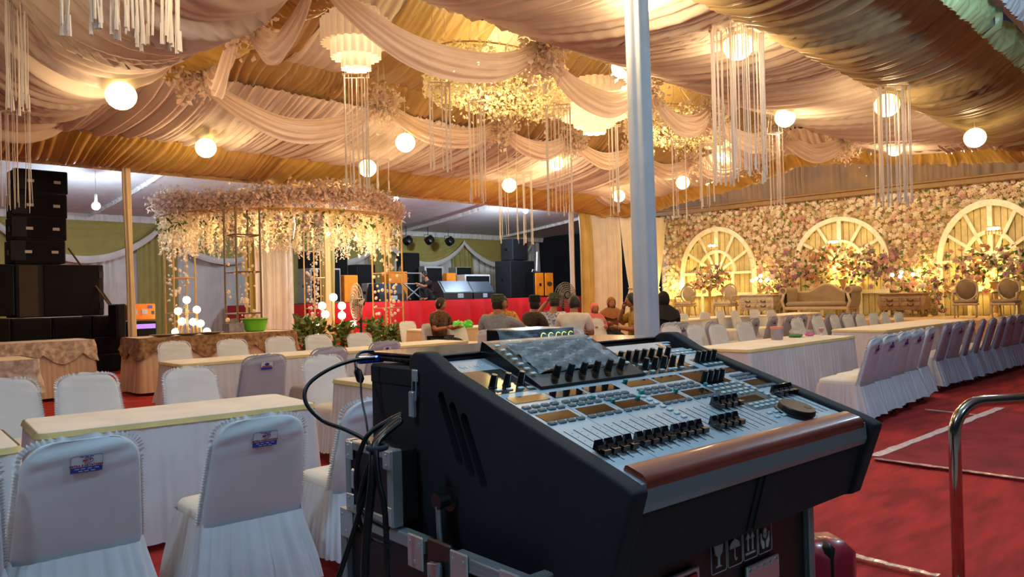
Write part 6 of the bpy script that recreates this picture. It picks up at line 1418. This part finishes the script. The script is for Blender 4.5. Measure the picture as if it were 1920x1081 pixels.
# ================================================================ PEOPLE
def skin_mesh(joints, edges, mat_, levels=1, root=0, name='body'):
    names = list(joints); idx = {n: i for i, n in enumerate(names)}
    me = bpy.data.meshes.new('sk'); me.from_pydata([joints[n][0] for n in names], [(idx[a], idx[b_]) for a, b_ in edges], []); o = bpy.data.objects.new('sk', me); col.objects.link(o)
    md = o.modifiers.new('s', 'SKIN'); md.use_smooth_shade = True; md.branch_smoothing = .6
    for i, n in enumerate(names):
        r = joints[n][1]; r = r if isinstance(r, tuple) else (r, r); me.skin_vertices[0].data[i].radius = r; me.skin_vertices[0].data[i].use_root = (i == root)
    ss = o.modifiers.new('u', 'SUBSURF'); ss.levels = levels; ss.render_levels = levels
    bpy.context.view_layer.update(); dg = bpy.context.evaluated_depsgraph_get(); m2 = bpy.data.meshes.new_from_object(o.evaluated_get(dg)); bpy.data.objects.remove(o)
    m2.materials.clear(); m2.materials.append(mat_); m2.name = name
    return m2
def join_mesh(me, mb, mats):
    bm = bmesh.new(); bm.from_mesh(me); m3 = mb.mesh('x', mats, smooth='all'); bm.from_mesh(m3); out = bpy.data.meshes.new('body'); bm.to_mesh(out); bm.free(); 
    for m in mats: out.materials.append(m)
    out.polygons.foreach_set('use_smooth', [True] * len(out.polygons)); return out
M_EYE = mat('dark_eyes', '120c0a', rough=.3); M_LIP = mat('lips', '8a4a40', rough=.5); M_TROU = mat('dark_trousers', '22232a', rough=.85)
def head_mb(c, yaw, pitch):
    mb = MB(); R = Matrix.Rotation(yaw, 3, 'Z') @ Matrix.Rotation(pitch, 3, 'X'); c = Vector(c)
    def hd(u, v):
        a = 2 * pi * u; th = pi * v; x, y, z = sin(th) * sin(a), sin(th) * cos(a), cos(th)
        rx, ry, rz = .082, .10, .122
        jaw = 1 - .28 * max(0, -z) ** 1.5
        p = Vector((x * rx * jaw, y * ry * (1 - .12 * max(0, -z)) + (.012 if z < -.2 and y > .4 else 0), z * rz))
        # nose, brow and chin
        if y > .75: p.y += .022 * math.exp(-((x / .18) ** 2)) * math.exp(-(((z + .12) / .22) ** 2)) + .006 * math.exp(-(((z - .18) / .12) ** 2)) - .006 * math.exp(-(((z - .05) / .08) ** 2)) * (abs(x) > .15) + .008 * math.exp(-((x / .25) ** 2)) * math.exp(-(((z + .75) / .15) ** 2))
        return c + R @ p
    mb.grid(hd, 28, 18, 0, closeu=True)
    for s_ in (-1, 1): e = MB(); mb.ball(c + R @ Vector((s_ * .078, -.005, -.01)), .022, 8, 6, 0, sc3=(.5, 1, 1.4)); mb.ball(c + R @ Vector((s_ * .032, .082, .012)), .011, 8, 6, 1, sc3=(1.2, .6, .7))
    mb.ball(c + R @ Vector((0, .086, -.058)), .022, 8, 6, 2, sc3=(1.1, .5, .35))
    return mb, R
def hand_mb(mb, p, d, side):
    d = Vector(d).normalized(); up = Vector((0, 0, 1)); q = d.cross(up); q = q.normalized() if q.length > .1 else Vector((1, 0, 0)); n = q.cross(d)
    p = Vector(p)
    mb.tube([p, p + d * .045, p + d * .085], [.026, .036, .032], 8)
    for k, L in enumerate((.062, .07, .066, .052)):
        b_ = p + d * .08 + q * (k - 1.5) * .019; mb.tube([b_, b_ + d * L * .5 - n * .004, b_ + d * L * .85 - n * .022], [.010, .009, .007], 6)
    b_ = p + d * .03 + q * side * -.03; mb.tube([b_, b_ + q * side * -.022 + d * .025, b_ + q * side * -.026 + d * .052], [.012, .011, .008], 6)
def person(loc, rz, label, shirt, hair='short', head_yaw=0, head_pitch=0, lean=0.0, arms=None, scale=1.09, seat=.47, trousers=M_TROU, legs='sit', skin=M_SKIN, hairm=M_HAIR, scarf=None, cap=None):
    t = thing('person', label, 'person', loc, rz); t.scale = (scale,) * 3
    if legs == 'sit' and loc[2] == 0:
        who = label.split(' in ')[1].split(',')[0]; who = ' '.join(who.split()[:4])
        chair(loc[0], loc[1], rz, 'covered chair of the guest in ' + who, 'covered chairs of the seated guests', colr='l' if 'mustard' in who or 'pink' in who else 'w')
    sh = sin(lean); J = {}
    def tp(x, y, z): return (x, y + sh * (z - seat), z)
    J['pelvis'] = (tp(0, 0, seat + .05), (.15, .12)); J['waist'] = (tp(0, -.01, seat + .22), (.135, .10)); J['chest'] = (tp(0, -.01, seat + .43), (.165, .115)); J['neckb'] = (tp(0, .0, seat + .575), (.08, .07)); J['neck'] = (tp(0, .012, seat + .625), .06); J['skull'] = (tp(0, .02, seat + .67), .065)
    E_ = [('pelvis', 'waist'), ('waist', 'chest'), ('chest', 'neckb'), ('neckb', 'neck'), ('neck', 'skull')]
    A = {'L': ((-.195, 0, seat + .53), (-.26, .08, seat + .26), (-.16, .30, seat + .30)), 'R': ((.195, 0, seat + .53), (.26, .08, seat + .26), (.16, .30, seat + .30))}
    if arms:
        for k, v in arms.items(): A[k] = v
    for k, (s0, e0, w0) in A.items():
        J['sh' + k] = (tp(*s0), .072); J['el' + k] = (tp(*e0), .048); J['wr' + k] = (tp(*w0), .030); E_ += [('chest', 'sh' + k), ('sh' + k, 'el' + k), ('el' + k, 'wr' + k)]
    for k, s_ in (('L', -1), ('R', 1)):
        if legs == 'sit': kn, an, to = (s_ * .13, .42, seat + .02), (s_ * .13, .42, .09), (s_ * .14, .56, .04)
        else: kn, an, to = (s_ * .16, .28, seat + .30), (s_ * .14, .20, .08), (s_ * .15, .34, .04)
        J['hip' + k] = ((s_ * .1, .02, seat + .02), .095); J['kn' + k] = (kn, .065); J['an' + k] = (an, .042); J['to' + k] = (to, .036); E_ += [('pelvis', 'hip' + k), ('hip' + k, 'kn' + k), ('kn' + k, 'an' + k), ('an' + k, 'to' + k)]
    me = skin_mesh(J, E_, skin)
    hc = Vector(tp(0, .035, seat + .728)); mb, R = head_mb(hc, head_yaw, head_pitch)
    for k, s_ in (('L', -1), ('R', 1)): hand_mb(mb, J['wr' + k][0], Vector(J['wr' + k][0]) - Vector(J['el' + k][0]), s_)
    obj('body', join_mesh(me, mb, [skin, M_EYE, M_LIP]), t)
    # shirt: torso and sleeves, a little thicker than the body
    S_ = {}; g = lambda r, d: tuple(a + d for a in (r if isinstance(r, tuple) else (r, r)))
    for k in ('pelvis', 'waist', 'chest', 'neckb', 'shL', 'shR'): S_[k] = (tuple(Vector(J[k][0]) + Vector((0, -.002, .010 if k == 'neckb' else 0))), g(J[k][1], .042 if k != 'neckb' else .036))
    SE = [('pelvis', 'waist'), ('waist', 'chest'), ('chest', 'neckb'), ('chest', 'shL'), ('chest', 'shR')]
    for k in 'LR':
        a, b_ = Vector(J['sh' + k][0]), Vector(J['el' + k][0]); S_['m' + k] = (tuple(a.lerp(b_, .85)), .066); SE.append(('sh' + k, 'm' + k))
        if scarf is not None: S_['f' + k] = (tuple(b_.lerp(Vector(J['wr' + k][0]), .9)), .045); SE.append(('m' + k, 'f' + k))
    s_o = obj('shirt', skin_mesh(S_, SE, shirt, name='shirt'), t)
    T_ = {'pelvis': (J['pelvis'][0], g(J['pelvis'][1], .028))}; TE = []
    for k in 'LR':
        for q in ('hip', 'kn', 'an'): T_[q + k] = (J[q + k][0], g(J[q + k][1], .022))
        TE += [('pelvis', 'hip' + k), ('hip' + k, 'kn' + k), ('kn' + k, 'an' + k)]
    obj('trousers', skin_mesh(T_, TE, trousers, name='trousers'), t)
    # hair, cap or headscarf
    mbh = MB()
    def hairf(u, v, r=1.0, low=.74):
        a = 2 * pi * u; th = pi * low * v; front = max(0, cos(a)); th *= 1 - .45 * front; x, y, z = sin(th) * sin(a), sin(th) * cos(a), cos(th)
        return hc + R @ Vector((x * .087 * r, y * .104 * r - .004, z * .128 * r))
    if scarf is not None:
        def sf(u, v):
            a = 2 * pi * u; front = min(1.0, 1.5 * max(0, cos(a)) ** 1.2)
            if v < .5:
                th = pi * .80 * v * 2 * (1 - .56 * front); p = Vector((sin(th) * sin(a) * .098, sin(th) * cos(a) * .115 - .008, cos(th) * .138)); return hc + R @ p
            k = (v - .5) * 2; th = pi * .80 * (1 - .52 * front); p0 = hc + R @ Vector((sin(th) * sin(a) * .098, sin(th) * cos(a) * .115 - .008, cos(th) * .138)); p1 = Vector(tp(sin(a) * .25, cos(a) * .17, seat + .36 + .05 * abs(sin(a)))); 
            if front > .05: p0 = p0.lerp(hc + R @ Vector((sin(a) * .07, .085, -.12)), min(1, k * 6) * 1.0)
            q = p0.lerp(p1, k ** .8); return q
        mbh.grid(lambda u, v: sf(u, v * .499), 36, 12, closeu=True)
        def cape(u, v):
            a = 2 * pi * u; p0 = hc + R @ Vector((sin(a) * .088, cos(a) * .092 - .012, -.085 - .035 * max(0, cos(a)))); p1 = Vector(tp(sin(a) * .27, cos(a) * .19, seat + .38 + .08 * abs(sin(a))))
            return p0.lerp(p1, v ** .8) + Vector((0, 0, .035 * sin(pi * v)))
        mbh.grid(cape, 36, 10, closeu=True); mbh.build('headscarf', scarf, t, smooth='all')
    else:
        mbh.grid(hairf, 28, 10, closeu=True)
        if hair == 'bun': mbh.ball(hc + R @ Vector((0, -.12, .02)), .055, 10, 8)
        mbh.build('hair', hairm, t, smooth='all')
        if cap is not None:
            cm_ = MB(); cm_.lathe([(.094, .025), (.097, .07), (.090, .135), (.06, .142), (.0005, .145)], (0, 0, 0), 24, sy=1.15); cm_.v = [tuple(hc + R @ Vector((p[0], p[1] - .005, p[2]))) for p in cm_.v]; cm_.build('cap', cap, t, smooth=50)
    return t
def shirtm(name, a, b_, s_=18): return mat(name, a, rough=.85, hex2=b_, scale=s_)
def seatp(x, ytop, dep):
    p = atd(x, ytop, dep); return (p[0], p[1], 0)
SB = shirtm('brown_batik', '6a4a34', '2a1c14', 22); SG = shirtm('grey_blue_shirt', '8a909c', '757b88', 40); SO = shirtm('orange_batik', 'd09a50', '8a5a30', 26); SD = shirtm('dark_batik', '3a2a24', '1c1412', 22); SBL = shirtm('blue_white_batik', '3a4a8a', 'c8ccd8', 24); SW_ = shirtm('white_shirt', 'd8d2cc', 'cac4c0', 8); SBR = mat('brown_abaya', '8a5a34', rough=.9); SY_ = shirtm('mustard_blouse', 'a8862a', '8a6a1c', 20); CAPB = mat('black_velvet_cap', '101012', rough=.9); CAPG = shirtm('black_green_cap', '1c201c', '4a5a40', 40)
TOCAM = YAW + pi / 2   # rotation that makes a person face the camera
person(seatp(824, 580, 15.6), TOCAM + 1.0, 'seated man in a dark brown batik shirt looking right, beside the green box', SB, head_yaw=.35)
person(seatp(930, 580, 12.4), TOCAM + pi - .25, 'seated man in grey shirt and black cap, back to us, arm stretched right', SG, cap=CAPG, lean=.10, arms={'R': ((.19, 0, .94), (.40, .22, .80), (.62, .38, .80))}, head_yaw=-.2, scale=1.1)
person(seatp(943, 580, 14.6), TOCAM + .2, 'seated man in an orange batik shirt facing us behind the grey shirt', SO)
person(seatp(1000, 580, 13.4), TOCAM + 2.2, 'seated man in a dark batik shirt and tall black cap, seen from behind', SD, cap=CAPB, head_yaw=.5, scale=1.08)
person(seatp(1033, 580, 13.8), TOCAM + pi - .5, 'seated man in a blue patterned shirt touching his cap', SBL, cap=CAPG, lean=.15, head_pitch=-.3, head_yaw=.5, arms={'L': ((-.19, 0, .94), (-.36, .12, .98), (-.17, .12, 1.22))})
person(seatp(1073, 580, 12.2), TOCAM + pi - .3, 'seated man in a white shirt bending forward', SW_, lean=.16, head_pitch=-.35, head_yaw=.45, scale=1.08)
person(seatp(1114, 590, 16.8), TOCAM + .3, 'child in a pink headscarf between the table and curtain', mat('pink_blouse', 'd87888', rough=.9), scarf=mat('pink_headscarf', 'e0707e', rough=.85), scale=.93, hair='none')
person(seatp(1146, 585, 17.2), TOCAM + .1, 'seated woman in a brown headscarf facing us', SBR, scarf=mat('brown_headscarf', '9a6238', rough=.85), head_yaw=.1, scale=1.02)
person(seatp(1189, 580, 13.6), TOCAM + pi + 1.2 - pi, 'seated woman in a mustard blouse with her hair in a bun', SY_, hair='bun', head_yaw=-.5 + .2, arms={'R': ((.19, 0, .94), (.22, .2, .85), (.06, .2, 1.05))}) if False else person(seatp(1189, 580, 13.6), TOCAM - 1.5, 'seated woman in a mustard blouse with her hair in a bun', SY_, hair='bun', head_yaw=.1, arms={'R': ((.19, 0, .94), (.2, .22, .85), (.04, .17, 1.08))})
person(seatp(1246, 580, 13.6), TOCAM + pi + .3, 'seated woman in a black headscarf partly hidden by the wrapped pole', mat('black_abaya', '14141a', rough=.9), scarf=mat('black_headscarf', '121216', rough=.9))
q = atY(808, 561, SYF + .35)
person((q[0], q[1], STZ), TOCAM - 1.0, 'person in dark clothes crouching at the front of the stage', mat('black_tshirt', '18181c', rough=.9), legs='crouch', seat=.14, lean=.25, head_pitch=-.2, arms={'L': ((-.19, 0, .60), (-.22, .22, .46), (-.05, .38, .55)), 'R': ((.19, 0, .60), (.2, .24, .5), (.02, .36, .5))}, trousers=mat('dark_shorts', '1c1c22', rough=.9))
q = atY(749, 512, SYF + 2.6)
person((q[0], q[1], STZ), TOCAM + .6, 'person on the stage mostly hidden behind the tall orange amplifier', mat('black_tshirt', '18181c'), seat=.47, head_pitch=-.3)
